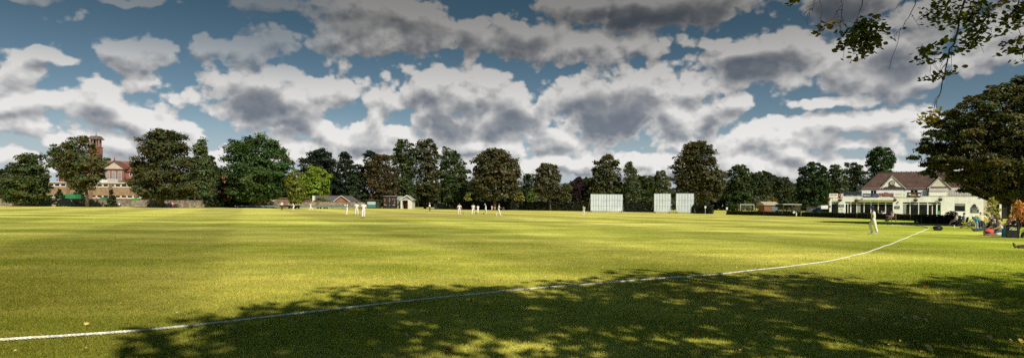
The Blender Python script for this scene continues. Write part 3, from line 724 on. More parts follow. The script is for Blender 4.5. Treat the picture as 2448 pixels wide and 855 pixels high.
tree('shrub', 'grey leaved bush left of the olive gold bush', [(470, 1806, 1818), (480, 1798, 1822), (497, 1798, 1822)], 1810, 166, (.11, .11, .08), .08, cat='shrub', size=.4)
tree('oak_tree', 'dense very dark tree left of the pavilion behind the parked cars', [(390, 1928, 1964), (400, 1910, 1980), (420, 1902, 1988), (450, 1902, 1988), (478, 1904, 1986), (502, 1906, 1985)], 1942, 150, (.024, .04, .013), .4)
tree('oak_tree', 'dark tree with pale gaps close to the left corner of the pavilion', [(392, 1986, 2008), (408, 1976, 2022), (440, 1972, 2032), (498, 1974, 2034)], 1998, 156, MIDG, .35)
tree('oak_tree', 'dark oak directly behind the left roof slope of the pavilion', [(388, 2022, 2050), (404, 2015, 2070), (440, 2012, 2078), (495, 2014, 2078)], 2042, 158, DARK, .35)
tree('oak_tree', 'tall leafy oak rising above the pavilion roof behind the flagpole', [(352, 2088, 2122), (364, 2070, 2143), (384, 2063, 2148), (404, 2068, 2136), (432, 2070, 2132), (480, 2075, 2130)], 2100, 160, (.036, .058, .018), .4)

# the far woods that close every gap at the horizon read as one mass
r = np.random.default_rng(5)
n = 26000
px = r.random(n) * 2900 - 250
topy = 447 + 12 * np.sin(px / 61.) + 9 * np.sin(px / 23. + 1) - 14 * ((px > 1500) & (px < 2000)) - 8 * (px < 700)
dd = 300 + 40 * r.random(n)
Xr = (px - 1224) / FPX
hz_ = EYE + (HOR + ROLL * (px - 1224) - topy) / FPX * dd
z = hz_ * (r.random(n) ** .7)
cent = np.stack([Xr * dd, dd, z], 1)
V, F = leaf_cards(cent, r.normal(size=(n, 3)) * .7 + np.array([.2, -.4, .6]), np.full(n, 3.4) * (.6 + .7 * r.random(n)), .4, r)
T = np.repeat(np.array([.03, .04, .018])[None] * (.6 + .8 * r.random(n))[:, None], 4, 0)
tag(np_mesh('distant_woods', V, F, LEAF, tint=T), 'dark belt of distant woods behind the park trees', kind='stuff')

# --- the great tree over the spectators at the right
rows = [(188, 2420, 2470), (205, 2372, 2520), (228, 2318, 2575), (262, 2262, 2620), (300, 2236, 2650), (345, 2210, 2668), (378, 2194, 2676), (400, 2206, 2672), (425, 2245, 2660), (448, 2288, 2640), (470, 2335, 2600)]
tree('copper_tree', 'great dark brown tree spreading over the spectators at the right', rows, 2432, 61, (.060, .058, .020), .6, brown=.13, n_clump=900, dens=1.05, size=.24, clump_k=.062, flat=.5, fill=.1, b_ratio=.8, n_limb=110, brown_col=(.16, .10, .03), outer=.5, start=.2)
# ---------------------------------------------------------------- shared paints
WHITE = mat('white_paint', (.78, .77, .74), .5, .05, 2, grime=.15)
PVC = mat('white_frame', (.80, .80, .80), .35, .03, 2)
DKMET = mat('dark_metal', (.03, .03, .033), .45, .15, 5)
GREY = mat('grey_metal', (.32, .33, .34), .45, .1, 3, metal=.3)
WOOD = mat('brown_wood', (.16, .085, .045), .75, .25, 6, stretch=(1, 6, 6))
GLASS = mat_glass()

# ---------------------------------------------------------------- pavilion
PA, PD, PN = Vector((64.5, 123, 0)), Vector((.9, -.436, 0)).normalized(), Vector((.436, .9, 0)).normalized()
def pf(x, y, back=0.0):
    """photo point -> (along the front, height) on the pavilion's front, or on a plane `back` metres behind it"""
    X, Z = ray(x, y); A = PA + PN * back
    t = (A.x - X * A.y) / (X * PD.y - PD.x)
    d = A.y + PD.y * t
    ref = 471 - (x - 1990) * .025                        # the parapet's line in the photograph
    return t, 4.1 + (ref - y) * d / FPX * .97
def px_(x, back=0.0): return pf(x, 480, back)[0]
pav = thing('pavilion', 'long cream cricket pavilion with brown tiled roof, clock gable and balcony', 'building', PA, math.atan2(PD.y, PD.x))
STUC = mat('cream_render', (.79, .79, .79), .9, .06, 1.2, .1, 30, grime=.5)
STUC2 = mat('upper_render', (.84, .84, .84), .9, .03, 1.0, 0, 30, grime=.12)
ROOF = mat_tiles('clay_roof_tiles', (.125, .07, .05), (.075, .045, .036))
ROOF_SUN = mat_tiles('sun_painted_roof_tiles', (.30, .18, .14), (.20, .12, .09))  # same roof tiles, sunlight on the clock gable's right slope painted in
x0, x1, x2 = px_(1983), px_(2351), px_(2475)
TOPZ, FLZ = 4.1, 3.85
# openings of the ground floor: (photo x left, right, y top, y bottom)
gl_top, gl_bot = 2.98, .28
op = [(px_(1987), px_(2004.5)), (px_(2020), px_(2135)), (px_(2157.5), px_(2249.5)), (px_(2281), px_(2308))]
mb = MB(); cur = x0
for k, (a, b_) in enumerate(op):
    mb.box(cur, a, 0, .3, 0, TOPZ)
    mb.box(a, b_, 0.002, .298, gl_top if k != 3 else 2.75, TOPZ)
    mb.box(a, b_, 0.002, .298, 0, gl_bot if k != 3 else 1.25)
    cur = b_
mb.box(cur, x1, 0, .3, 0, TOPZ)
mb.box(x0, x0 + .3, .3, 9, 0, TOPZ); mb.box(x1 - .3, x1, .3, 9, 0, TOPZ); mb.box(x0 + .3, x1 - .3, 8.7, 9, 0, TOPZ)
mb.build('wall', STUC, pav)
MB().box(x0 + .3, x1 - .3, .3, 8.7, 3.55, 3.75).build('balcony_floor', GREY, pav)
MB().box(x0 - .04, x1 + .04, -.05, .34, TOPZ, TOPZ + .09).build('coping', mat('coping', (.36, .33, .29), .9, .2, 3, grime=.6), pav)
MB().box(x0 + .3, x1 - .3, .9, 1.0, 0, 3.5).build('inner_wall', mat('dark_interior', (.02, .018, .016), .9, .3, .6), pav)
# a lower block set back at the right, under the great tree
mb = MB(); e1, e2 = px_(2378), px_(2423)
mb.box(x1 + .003, e1, 1.2, 1.5, 0, 3.9).box(e2, x2, 1.2, 1.5, 0, 3.9).box(e1, e2, 1.203, 1.497, 2.7, 3.9).box(x1 + .003, x2, 1.5, 8, 3.7, 3.88)
mb.build('side_wall', mat('tan_render', (.46, .40, .31), .9, .1, 1, grime=.4), pav)
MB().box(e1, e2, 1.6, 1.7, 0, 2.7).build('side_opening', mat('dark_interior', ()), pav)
MB().box(px_(2394), px_(2399), 1.2, 1.45, 0, 2.7).build('side_post', WHITE, pav)
# dark plinth
MB().box(op[1][1] + .05, op[2][0] - .05, -.02, 0.0, .02, .4).build('plinth', DKMET, pav)
# windows
def window(a, b_, z0, z1, transom=None, door=False, y=.1, fr=.07, m=PVC, curtain=False):
    f = MB()
    f.box(a, a + fr, y - .03, y + .05, z0, z1).box(b_ - fr, b_, y - .03, y + .05, z0, z1)
    f.box(a + fr, b_ - fr, y - .03, y + .05, z1 - fr, z1).box(a + fr, b_ - fr, y - .03, y + .05, z0, z0 + fr)
    if transom: f.box(a + fr, b_ - fr, y - .028, y + .048, transom - .04, transom + .04)
    if door:
        c = (a + b_) / 2; tz = (transom or z1) - .04
        f.box(c - .06, c + .06, y - .035, y + .055, z0 + fr, tz); f.box(a + fr, a + fr + .06, y - .034, y + .052, z0 + fr, tz); f.box(b_ - fr - .06, b_ - fr, y - .034, y + .052, z0 + fr, tz)
        f.box(a + fr + .06, c - .06, y - .033, y + .051, tz - .08, tz)
    w = f.build('door' if door else 'window', m, pav)
    MB().box(a + fr * .5, b_ - fr * .5, y + .004, y + .014, z0 + fr * .5, z1 - fr * .5).build('pane', GLASS, w)
    if curtain: 
        cb_ = MB()
        for i in range(6): cb_.box(a + .1 + i * .09, a + .17 + i * .09, y - .012 - .006 * (i % 2), y + .002, z0 + .1, (transom or z1) - .06)
        cb_.build('curtain', mat('grey_curtain', (.36, .38, .35), .9, .1, 4), w)
    return w
TRZ = 2.62
window(op[0][0], op[0][1], gl_bot, gl_top, TRZ)
xs = [2020, 2034.5, 2048.5, 2066, 2082.5, 2100, 2117.5, 2135]
for i in range(7): window(px_(xs[i]) + .004, px_(xs[i + 1]) - .004, gl_bot, gl_top, TRZ, door=(i in (0,)), curtain=(i == 2))
xs = [2157.5, 2176, 2196.5, 2218, 2240.5, 2249.5]
for i in range(5): window(px_(xs[i]) + .004, px_(xs[i + 1]) - .004, gl_bot, gl_top, TRZ, door=(i == 3), curtain=(i == 0))
window(op[3][0], op[3][1], 1.25, 2.75, 2.45)
# small details on the panes and front
MB().box(px_(2242), px_(2247), .04, .06, .85, 1.35).build('green_notice', mat('green_notice', (.03, .42, .16), .5, .05), pav)
# upper storey
BK = 2.2
u0, u1 = px_(2060, BK), px_(2222, BK); uw = px_(2330, BK)
EAVE, RIDGE, RY = 5.75, 9.0, BK + 4.6
wa = [(px_(2081, BK), px_(2095, BK), 4.55, 5.35), (px_(2176, BK), px_(2194, BK), 4.55, 5.45)]
mb = MB(); cur = u0
for a, b_, z0, z1 in wa:
    mb.box(cur, a, BK, BK + .25, 3.76, EAVE).box(a, b_, BK + .002, BK + .248, z1, EAVE).box(a, b_, BK + .002, BK + .248, 3.76, z0); cur = b_
mb.box(cur, u1, BK, BK + .25, 3.76, EAVE); mb.box(u0, u0 + .25, BK + .25, BK + 8.6, 3.76, EAVE).box(u0 + .25, uw, BK + 8.6, BK + 8.85, 3.76, EAVE)
mb.build('upper_wall', STUC2, pav)
for a, b_, z0, z1 in wa:
    window(a, b_, z0, z1, None, door=False, y=BK + .1)
    MB().box((a + b_) / 2 - .03, (a + b_) / 2 + .03, BK + .07, BK + .13, z0 + .07, z1 - .07).build('mullion', PVC, pav)
# roof: hipped at the left end, ridge running to the right
OV = .14; r0, r1 = u0 - OV, uw + .6; yf, yb = BK - OV, BK + 9.3
hx = px_(2100, RY) ; ez = EAVE - .12
mb = MB()
th = .14
V = [(r0, yf, ez), (r1, yf, ez), (r1, RY, RIDGE), (hx, RY, RIDGE), (r0, yb, ez), (r1, yb, ez)]
Fq = [(0, 1, 2, 3), (0, 3, 4), (3, 2, 5, 4), (1, 5, 2)]
Vl = [(x, y, z - th) for x, y, z in V]
mb.add(V + Vl, Fq + [tuple(i + 6 for i in reversed(f)) for f in Fq] + [(0, 6, 7, 1), (0, 4, 10, 6), (1, 7, 11, 5), (4, 5, 11, 10)])
rf = mb.build('roof', ROOF, pav)
mb = MB(); n = int((r1 - hx) / .42)
for i in range(n):
    xx = hx + i * .42
    mb.box(xx, xx + .36, RY - .09, RY + .09, RIDGE - .03, RIDGE + .17 + .05 * (i % 2))
mb.build('ridge_crest', mat('ridge_tiles', (.07, .045, .035), .8, .2), rf)
# gables to the front
def gable(xl, xa, xr, zb, za, y, wall, clock=False, truss=False):
    c = (xl + xr) / 2 if xa is None else xa
    g_ = MB().prism([(xl, zb), (xr, zb), (c, za)], 1, y, y + .2).build('gable', wall, pav)
    b2 = MB()
    dpt = .16
    for (p, q) in (((xl - .35, zb - .30), (c, za + .06)), ((c, za + .06), (xr + .35, zb - .30))):
        v = Vector((q[0] - p[0], q[1] - p[1])); L_ = v.length; v /= L_; nn = Vector((-v.y, v.x))
        if nn.y < 0: nn = -nn
        b2.prism([p, q, (q[0], q[1] + dpt / max(.3, abs(v.x))), (p[0], p[1] + dpt / max(.3, abs(v.x)))], 1, y - .12, y - .06)
    b2.build('bargeboard', WHITE, g_)
    # gable roof slopes running back into the main roof
    t = .1
    back = yf + (za - ez) / ((RIDGE - ez) / (RY - yf)) + .6
    ml, mr_ = MB(), MB()
    for (mbx, ex) in ((ml, xl - .42), (mr_, xr + .42)):
        ez_ = zb - .36
        vs = [(ex, y - .14, ez_), (c, y - .14, za + .14), (c, back, za + .14), (ex, yf + .2, ez_)]
        vs2 = [(a, b__, z + t) for a, b__, z in vs]
        mbx.add(vs + vs2, [(0, 1, 2, 3), (7, 6, 5, 4), (0, 4, 5, 1), (1, 5, 6, 2), (3, 2, 6, 7), (0, 3, 7, 4)])
    ml.build('gable_roof', ROOF, g_); mr_.build('gable_roof', ROOF_SUN if clock else ROOF, g_)
    if truss:
        MB().box(xl + .3, xr - .3, y - .06, y - .003, zb + .0, zb + .2).build('tie_beam', mat('brown_timber', (.07, .045, .03), .8, .2), g_)
    if clock:
        t_ = mat('brown_timber', (.07, .045, .03), .8, .2)
        w_ = (xr - xl)
        MB().prism([(xl + .25, zb + .02), (xr - .25, zb + .02), (xr - .55, zb + .22), (c + .75, zb + .28), (c + .35, zb + .62), (c - .35, zb + .62), (c - .75, zb + .28), (xl + .55, zb + .22)], 1, y - .07, y - .003).build('tie_beam', t_, g_)
        cz = zb + 1.02
        ring = MB().tube([(c, y - .16, cz), (c, y - .003, cz)], .5, 20); ck = ring.build('clock', mat('clock_case', (.05, .04, .035), .6, .1), g_)
        MB().tube([(c, y - .175, cz), (c, y - .162, cz)], .40, 20).build('dial', mat('clock_dial', (.42, .40, .34), .5, .1), pav if False else g_)
        mk = MB()
        for h in range(12):
            w = h * math.pi / 6; mk.box(c + .33 * math.sin(w) - .022, c + .33 * math.sin(w) + .022, y - .182, y - .176, cz + .33 * math.cos(w) - .022, cz + .33 * math.cos(w) + .022)
        for w, l, th_ in ((2.2, .22, .02), (.5, .32, .014)):
            s_, c_ = math.sin(w), math.cos(w)
            mk.add([(c - c_ * th_, y - .186, cz + s_ * th_), (c + c_ * th_, y - .186, cz - s_ * th_), (c + s_ * l, y - .186, cz + c_ * l)], [(0, 1, 2)])
        mk.build('clock_hand', DKMET, g_)
    return g_
gx0, gx1 = px_(2107, BK), px_(2160, BK)
gable(gx0, (gx0 + gx1) / 2 - .1, gx1, EAVE - .02, EAVE + 2.15, BK - .06, STUC2, clock=True)
# wing at the right with its own gable, standing a little forward
w0, w1 = px_(2221, BK - .7), px_(2322, BK - .7)
MB().box(w0, w0 + .25, BK - .7, BK + 8, 3.76, EAVE).box(w0 + .25, w1, BK - .7, BK - .45, 3.76, EAVE + .0).build('wing_wall', mat('wing_render', (.66, .62, .56), .9, .06, 1, grime=.3), pav)
gable(px_(2221, BK - .7), None, px_(2268, BK - .7), EAVE + .02, EAVE + 1.75, BK - .72, mat('wing_render', ()), truss=True)
MB().tube([(w0 - .12, BK - .1, EAVE), (w0 - .12, BK - .1, 3.8)], .06, 8).build('downpipe', DKMET, pav)
# projecting balcony bay with a deep white fascia
bx0, bx1 = px_(2061), px_(2135)
MB().box(bx0, bx1, -.75, -.052, 3.35, 3.78).build('fascia', WHITE, pav, bevel=.02)
# railings
mb = MB()
ra, rb_ = px_(2203), px_(2375)
mb.box(ra, rb_, .1, .14, 5.02, 5.07); mb.box(ra, rb_, .105, .135, 4.28, 4.31)
k = int((rb_ - ra) / .26)
for i in range(k): mb.box(ra + i * .26, ra + i * .26 + .045, .108, .132, 4.19, 5.02)
mb.build('railing', DKMET, pav)
mb = MB(); ra, rb_ = px_(2014), px_(2060)
mb.box(ra, rb_, .1, .14, 5.0, 5.06)
for i in range(5): mb.box(ra + i * (rb_ - ra) / 5, ra + i * (rb_ - ra) / 5 + .05, .105, .135, 4.19, 5.0)
mb.box(ra, rb_, .12, .125, 4.25, 4.95)
mb.build('railing', mat('blue_grey_screen', (.02, .035, .06), .6, .2, 2), pav)
# flagpole behind the ridge
fpx = px_(2136, RY)
def pav_pt(t, y, z): return PA + PD * t + PN * y + Vector((0, 0, z))
PRZ = math.atan2(PD.y, PD.x)
t = thing('flagpole', 'thin pale flagpole standing on the pavilion roof ridge', 'flagpole', pav_pt(fpx, RY, RIDGE), PRZ)
MB().tube([(0, 0, -.1), (0, 0, 1.5)], [.05, .03], 8).build('pole', WHITE, t); MB().ell((0, 0, 1.53), (.07, .07, .07)).build('finial', GREY, t)

# hoardings hung on the balcony front
def banner(label, xa, xb, ya, yb, y, draw, frame=True, name='banner'):
    a, z1 = pf(xa, ya); b_, _ = pf(xb, ya); _, z0 = pf((xa + xb) / 2, yb); _, z1 = pf((xa + xb) / 2, ya)
    o = thing(name, label, 'banner', pav_pt((a + b_) / 2, y, z0), PRZ, 'advertising banners along the pavilion balcony')
    draw(o, b_ - a, z1 - z0); return o
def board(o, w, h, m, x=0, name='panel'): return MB().box(x - w / 2, x + w / 2, -.02, .02, 0, h).build(name, m, o)
NAVY = mat('navy_vinyl', (.018, .035, .10), .5, .15, 3); MAROON = mat('maroon_vinyl', (.12, .012, .018), .5, .15, 3); WV = mat('white_vinyl', (.82, .82, .78), .5, .04, 2)
INKW = mat('white_ink', (.82, .82, .84), .5, .02); INKD = mat('dark_ink', (.03, .05, .07), .5, .05); INKG = mat('green_ink', (.06, .42, .16), .5, .05); INKR = mat('red_ink', (.22, .03, .03), .5, .1); PINK = mat('pale_ink', (.50, .33, .31), .5, .1); BLUEI = mat('pale_blue_ink', (.16, .22, .34), .5, .1)
mat('grey_ink', (.5, .52, .5), .5)
def d_bl(o, w, h):
    p = board(o, w, h, NAVY)
    text_mesh('lettering', 'BERKLEY', h * .42, INKW, p, (-w * .22, -.026, h * .5), bold=True, width=w * .46)
    a = MB()
    for i in range(4): a.box(w * .14, w * .46 - (i % 2) * .25, -.024, -.021, h * (.2 + .17 * i), h * (.27 + .17 * i))
    a.build('small_print', BLUEI, p)
def d_fu(o, w, h):
    p = board(o, w, h, MAROON)
    text_mesh('lettering', 'FULLER\'S', h * .46, PINK, p, (w * .13, -.026, h * .66), bold=True, width=w * .62)
    text_mesh('lettering', 'LONDON PRIDE', h * .25, PINK, p, (w * .13, -.026, h * .28), width=w * .6)
    MB().tube([(-w * .36, -.028, h * .5), (-w * .36, -.021, h * .5)], h * .33, 16).build('crest', PINK, p)
    MB().prism([(-w * .36 - h * .17, h * .72), (-w * .36 + h * .17, h * .72), (-w * .36 + h * .17, h * .42), (-w * .36, h * .24), (-w * .36 - h * .17, h * .42)], 1, -.034, -.029).build('crest_shield', INKR, p)
    MB().box(-w * .16, w * .12, -.02, .02, h + .003, h * 1.2).build('header', mat('pale_maroon', (.30, .17, .17), .6, .1), p)
    MB().box(-w * .48, w * .25, -.024, -.021, .01, h * .1).build('footer', WV, p)
def d_lb(o, w, h):
    p = board(o, w, h, WV)
    text_mesh('lettering', 'LAMB BROOKS', h * .2, INKD, p, (-w * .1, -.026, h * .6), bold=True, width=w * .58)
    MB().box(w * .30, w * .335, -.024, -.021, h * .3, h * .75).build('emblem', INKG, p)
    MB().prism([(w * .35, h * .3), (w * .42, h * .32), (w * .43, h * .55), (w * .37, h * .6)], 1, -.024, -.021).build('emblem', mat('pale_green_ink', (.3, .6, .35), .5), p)
    MB().box(-w * .4, w * .42, -.0235, -.021, h * .18, h * .22).build('small_print', mat('grey_ink', (.5, .52, .5), .5), p)
def d_pic(o, w, h):
    p = board(o, w, h, mat('dark_photo_print', (.03, .022, .02), .5, .3, 4))
    r_ = random.Random(3)
    cols = [(.45, .24, .18), (.55, .42, .35), (.28, .10, .08), (.62, .58, .52)]
    for i in range(16):
        cx, cz, s_ = r_.uniform(-.42, .3) * w, r_.uniform(.2, .75) * h, r_.uniform(.06, .16)
        MB().prism([(cx + s_ * (1 + .5 * r_.random()) * math.cos(k * 1.05) * 1.3, cz + s_ * (.6 + .5 * r_.random()) * math.sin(k * 1.05)) for k in range(6)], 1, -.0215 - .0012 * i, -.0205 - .0012 * i).build('printed_shape', mat('print_%d' % (i % 4), cols[i % 4], .6, .2, 8), p)
    MB().tube([(w * .38, -.045, h * .45), (w * .38, -.021, h * .45)], h * .2, 12).build('printed_shape', INKW, p)
def d_wh(o, w, h):
    p = board(o, w, h, mat('bright_white_vinyl', (.86, .86, .84), .5, .02))
    for s_ in (-1, 1): MB().prism([(s_ * w * .44 - .12, h * .3), (s_ * w * .44 + .12, h * .3), (s_ * w * .44 + .1, h * .6), (s_ * w * .44, h * .75), (s_ * w * .44 - .1, h * .6)], 1, -.024, -.021).build('emblem', mat('pale_yellow_ink', (.62, .58, .25), .5), p)
def d_left(o, w, h):
    p = board(o, w * .62, h, WV, -w * .19)
    a = MB(); r_ = random.Random(9); xx = -w * .42
    for i in range(11):
        if i != 5: a.box(xx, xx + w * .033, -.024, -.021, h * .56, h * (.78 + .02 * (i % 2))).box(xx + w * .01, xx + w * .04, -.0235, -.0205, h * .66, h * .71)
        xx += w * .043
    a.build('lettering', INKR, p)
    MB().box(-w * .4, w * .02, -.0235, -.021, h * .36, h * .42).build('small_print', mat('grey_ink', ()), p)
    q = board(o, w * .2, h, mat('deep_red_vinyl', (.20, .008, .012), .5, .1), w * .222, 'red_panel')
    text_mesh('lettering', 'f', h * .7, INKW, q, (w * .21, -.026, h * .55))
    s_ = board(o, w * .178, h, WV, w * .412, 'striped_panel')
    a = MB()
    for i in range(3): a.box(w * .355 + i * w * .05, w * .37 + i * w * .05, -.024, -.021, 0.01, h - .01)
    a.build('stripes', INKR, s_)
banner('white and red banner at the left corner of the pavilion balcony', 1982.5, 2016, 464.5, 474.5, -.09, d_left)
banner('navy blue banner with white letters on the balcony bay', 2061.5, 2099, 462.5, 472, -.80, d_bl)
banner('maroon banner lettered FULLER\'S LONDON PRIDE on the balcony bay', 2099.5, 2135, 460.5, 470.5, -.80, d_fu)
banner('white banner lettered LAMB BROOKS with a small green emblem', 2136, 2166, 458, 469, -.09, d_lb)
banner('dark picture banner with pink and white shapes under the upper window', 2168, 2201, 456.5, 468, -.09, d_pic)
banner('blank bright white banner tied to the black railing', 2220.5, 2265, 455, 464, -.0, d_wh)

# plaques and notices fixed to the front
def plaque(label, x, ya, yb, w, m, draw=None, name='plaque'):
    tx, z1 = pf(x, ya); _, z0 = pf(x, yb)
    o = thing(name, label, 'sign', pav_pt(tx, -.035, z0), PRZ); h = z1 - z0
    p = MB().box(-w / 2, w / 2, -.02, .03, 0, h).build('panel', m, o, bevel=.008)
    if draw: draw(o, p, w, h)
    return o
def lines(col):
    def f(o, p, w, h):
        a = MB()
        for i in range(4): a.box(-w * (.36 - .06 * (i % 2)), w * (.36 - .05 * (i % 3)), -.026, -.021, h * (.2 + .18 * i), h * (.27 + .18 * i))
        a.build('lettering', mat('plaque_ink_' + col, (.45, .47, .5) if col == 'l' else (.15, .15, .16), .5), p)
    return f
plaque('small navy plaque on the wall between the two rows of windows', 2144.5, 491, 498, .85, NAVY, lines('l'))
plaque('dark notice board above a white notice left of the folding doors', 2011, 491.5, 497.5, .95, mat('charcoal_board', (.06, .065, .08), .6, .1), lines('l'))
plaque('white notice under the dark board left of the folding doors', 2011, 499, 505, .95, WV, lines('d'))
plaque('small black sign at the left corner of the pavilion', 1983.2, 495, 499, .45, DKMET)
plaque('dark blue board under the black bell emblem beside the big window', 2330, 494, 503, 1.25, NAVY, lines('l'))
def d_boat(o, p, w, h):
    MB().prism([(-w * .25, h * .25), (w * .05, h * .2), (w * .3, h * .7), (w * .18, h * .72), (-.02, h * .38)], 1, -.026, -.021).build('emblem', mat('grey_ink', ()), p)
plaque('white square sign with a grey swoosh under the left banner', 1996, 473.5, 482.5, .72, WV, d_boat, name='square_sign')
tx, z0 = pf(2329, 492)
o = thing('bell_emblem', 'black bell shaped lantern emblem on the cream wall', 'emblem', pav_pt(tx, -.06, z0), PRZ)
MB().prism([(-.55, 0), (.55, 0), (.5, .22), (.3, .32), (.25, .62), (.1, .8), (-.1, .8), (-.25, .62), (-.3, .32), (-.5, .22)], 1, -.05, .05).build('body', DKMET, o)
MB().box(-.45, .45, -.056, -.051, .1, .15).build('band', GREY, o)
# wall lamp
tx, z0 = pf(2147, 483)
o = thing('wall_lamp', 'small brass wall lamp on the cream pier of the pavilion', 'lamp', pav_pt(tx, -.12, z0), PRZ)
MB().lathe([(.03, -.02), (.1, 0), (.13, .25), (.03, .34)]).build('lantern', mat('brass', (.42, .26, .08), .4, .2, 9, metal=.6), o); MB().box(-.02, .02, 0, .12, .12, .16).build('bracket', DKMET, o)
# hanging baskets
def basket(label, x, y, seed, flower):
    tx, z = pf(x, y)
    o = thing('hanging_basket', label, 'hanging basket', pav_pt(tx, -.42, z), PRZ, 'hanging baskets along the pavilion front')
    MB().ell((0, 0, 0), (.30, .30, .30), 12, 6, Matrix.Rotation(math.pi, 4, 'X').to_3x3(), z0=0.0).build('bowl', mat('basket_liner', (.06, .035, .022), .95, .3, 14), o)
    MB().tube([(0, .42, .62), (0, .2, .66), (0, 0, .6)], .015, 6).tube([(0, .4, .66), (0, .4, .1)], .02, 6).build('bracket', DKMET, o)
    MB().tube([(-.28, 0, 0), (0, 0, .6)], .008, 4).tube([(.28, 0, 0), (0, 0, .6)], .008, 4).build('chain', DKMET, o)
    r_ = np.random.default_rng(seed); n_ = 260
    dr = r_.normal(size=(n_, 3)); dr /= np.linalg.norm(dr, axis=1, keepdims=True); dr[:, 2] = np.abs(dr[:, 2]) - .25
    ct = dr * np.array([.42, .36, .32]) * (r_.random(n_)[:, None] ** .4) + np.array([0, 0, .05])
    V_, F_ = leaf_cards(ct, dr + r_.normal(size=(n_, 3)) * .5, np.full(n_, .13), .4, r_)
    T_ = np.array([.05, .07, .02])[None] * (.6 + .8 * r_.random(n_))[:, None]; fl = r_.random(n_) < .3; T_[fl] = np.array(flower)
    np_mesh('plant', V_, F_, LEAF, o, tint=np.repeat(T_, 4, 0))
basket('hanging basket at the far left corner of the pavilion', 1980, 480, 1, (.3, .1, .08))
basket('hanging basket beside the white square sign', 2008, 481, 2, (.35, .25, .2))
basket('hanging basket with pink flowers left of the balcony bay', 2047, 481, 3, (.5, .22, .2))
basket('hanging basket just right of the balcony bay', 2138, 477, 4, (.2, .08, .08))
basket('hanging basket under the dark picture banner', 2188, 476, 5, (.25, .1, .1))
basket('hanging basket under the blank white banner', 2247, 473, 6, (.2, .07, .07))
# white chairs on the balcony
def deck_chair(label, x, grp):
    tx, _ = pf(x, 470)
    o = thing('balcony_chair', label, 'chair', pav_pt(tx, .6, 3.76), PRZ, grp)
    MB().box(-.27, .27, -.25, .25, .42, .47).build('seat', PVC, o)
    b_ = MB().prism([(-.28, .48), (.28, .48), (.32, 1.02), (.12, 1.08), (-.12, 1.08), (-.32, 1.02)], 1, .22, .26).build('backrest', PVC, o)
    for sx_ in (-1, 1):
        for sy_ in (-1, 1): MB().box(sx_ * .25 - .025, sx_ * .25 + .025, sy_ * .22 - .025, sy_ * .22 + .025, 0, .418).build('leg', PVC, o)
        MB().box(sx_ * .3 - .03, sx_ * .3 + .03, -.25, .25, .64, .68).build('armrest', PVC, o)
for lb, x in (('white balcony chair nearest the red banner', 2026.5), ('white balcony chair in the middle of the balcony group', 2032), ('white balcony chair with its back to the rail, right of the group', 2039), ('white balcony chair beside the navy banner', 2053)):
    deck_chair(lb, x, 'white chairs on the pavilion balcony')
# ---------------------------------------------------------------- left: wall, school, yard
BRK = mat_brick('old_brick', (.20, .105, .07), (.14, .075, .055), (.24, .20, .16))
BRKT = mat_brick('tan_brick', (.36, .23, .135), (.28, .17, .10), (.30, .24, .17))
BRKR = mat_brick('red_brick', (.34, .125, .075), (.26, .09, .06), (.30, .22, .17))
FLINT = mat('flint_wall', (.21, .18, .145), .95, .35, 1.6, .6, 12, grime=.7)
RED_T = mat_tiles('red_roof_tiles', (.30, .13, .075), (.21, .09, .055), .34, .3)
STONE = mat('pale_stone', (.50, .44, .35), .85, .1, 2, grime=.3)

def wall_run(t, pts, h, th, m, cap, pier=None, piers_every=9.0, name='panel'):
    for i in range(len(pts) - 1):
        a, b_ = pts[i], pts[i + 1]; v = (b_ - a); L_ = v.length; v /= L_; n = Vector((-v.y, v.x, 0))
        def q(s, w, z): return a + v * s + n * w + Vector((0, 0, z))
        mb = MB(); vs = [q(s, w, z) for z in (0, h) for w in (-th / 2, th / 2) for s in (0, L_)]
        mb.add(vs, [(0, 2, 3, 1), (4, 5, 7, 6), (0, 1, 5, 4), (2, 6, 7, 3), (0, 4, 6, 2), (1, 3, 7, 5)]); mb.build(name, m, t)
        c = MB(); vs = [q(s, w, z) for z in (h + .002, h + .14) for w in (-th / 2 - .06, th / 2 + .06) for s in (0, L_)]
        c.add(vs, [(0, 2, 3, 1), (4, 5, 7, 6), (0, 1, 5, 4), (2, 6, 7, 3), (0, 4, 6, 2), (1, 3, 7, 5)]); c.build('coping', cap, t)
        if pier:
            k = max(1, int(L_ / piers_every)); 
            for j in range(k):
                p = MB(); s0 = (j + .5) * L_ / k
                vs = [q(s, w, z) for z in (0, h - .01) for w in (-th / 2 - .13, -th / 2 + .02) for s in (s0 - .3, s0 + .3)]
                p.add(vs, [(0, 2, 3, 1), (4, 5, 7, 6), (0, 1, 5, 4), (2, 6, 7, 3), (0, 4, 6, 2), (1, 3, 7, 5)]); p.build('pier', pier, t)
wp = [GD(-130, 160), GD(110, 164), GD(400, 178), GD(640, 192), GD(873, 200)]
t = thing('boundary_wall', 'long low flint and brick wall with brick piers along the left edge of the ground', 'wall')
wall_run(t, wp, 1.95, .35, FLINT, BRK, BRK, 8.5)

def bld(name, label, cat, x, d, rz=0.0): return thing(name, label, cat, GD(x, d), rz)
def lx(x, x0, d): return (GD(x, d) - GD(x0, d)).x
def hz(y, x, d): return P(x, y, d).z

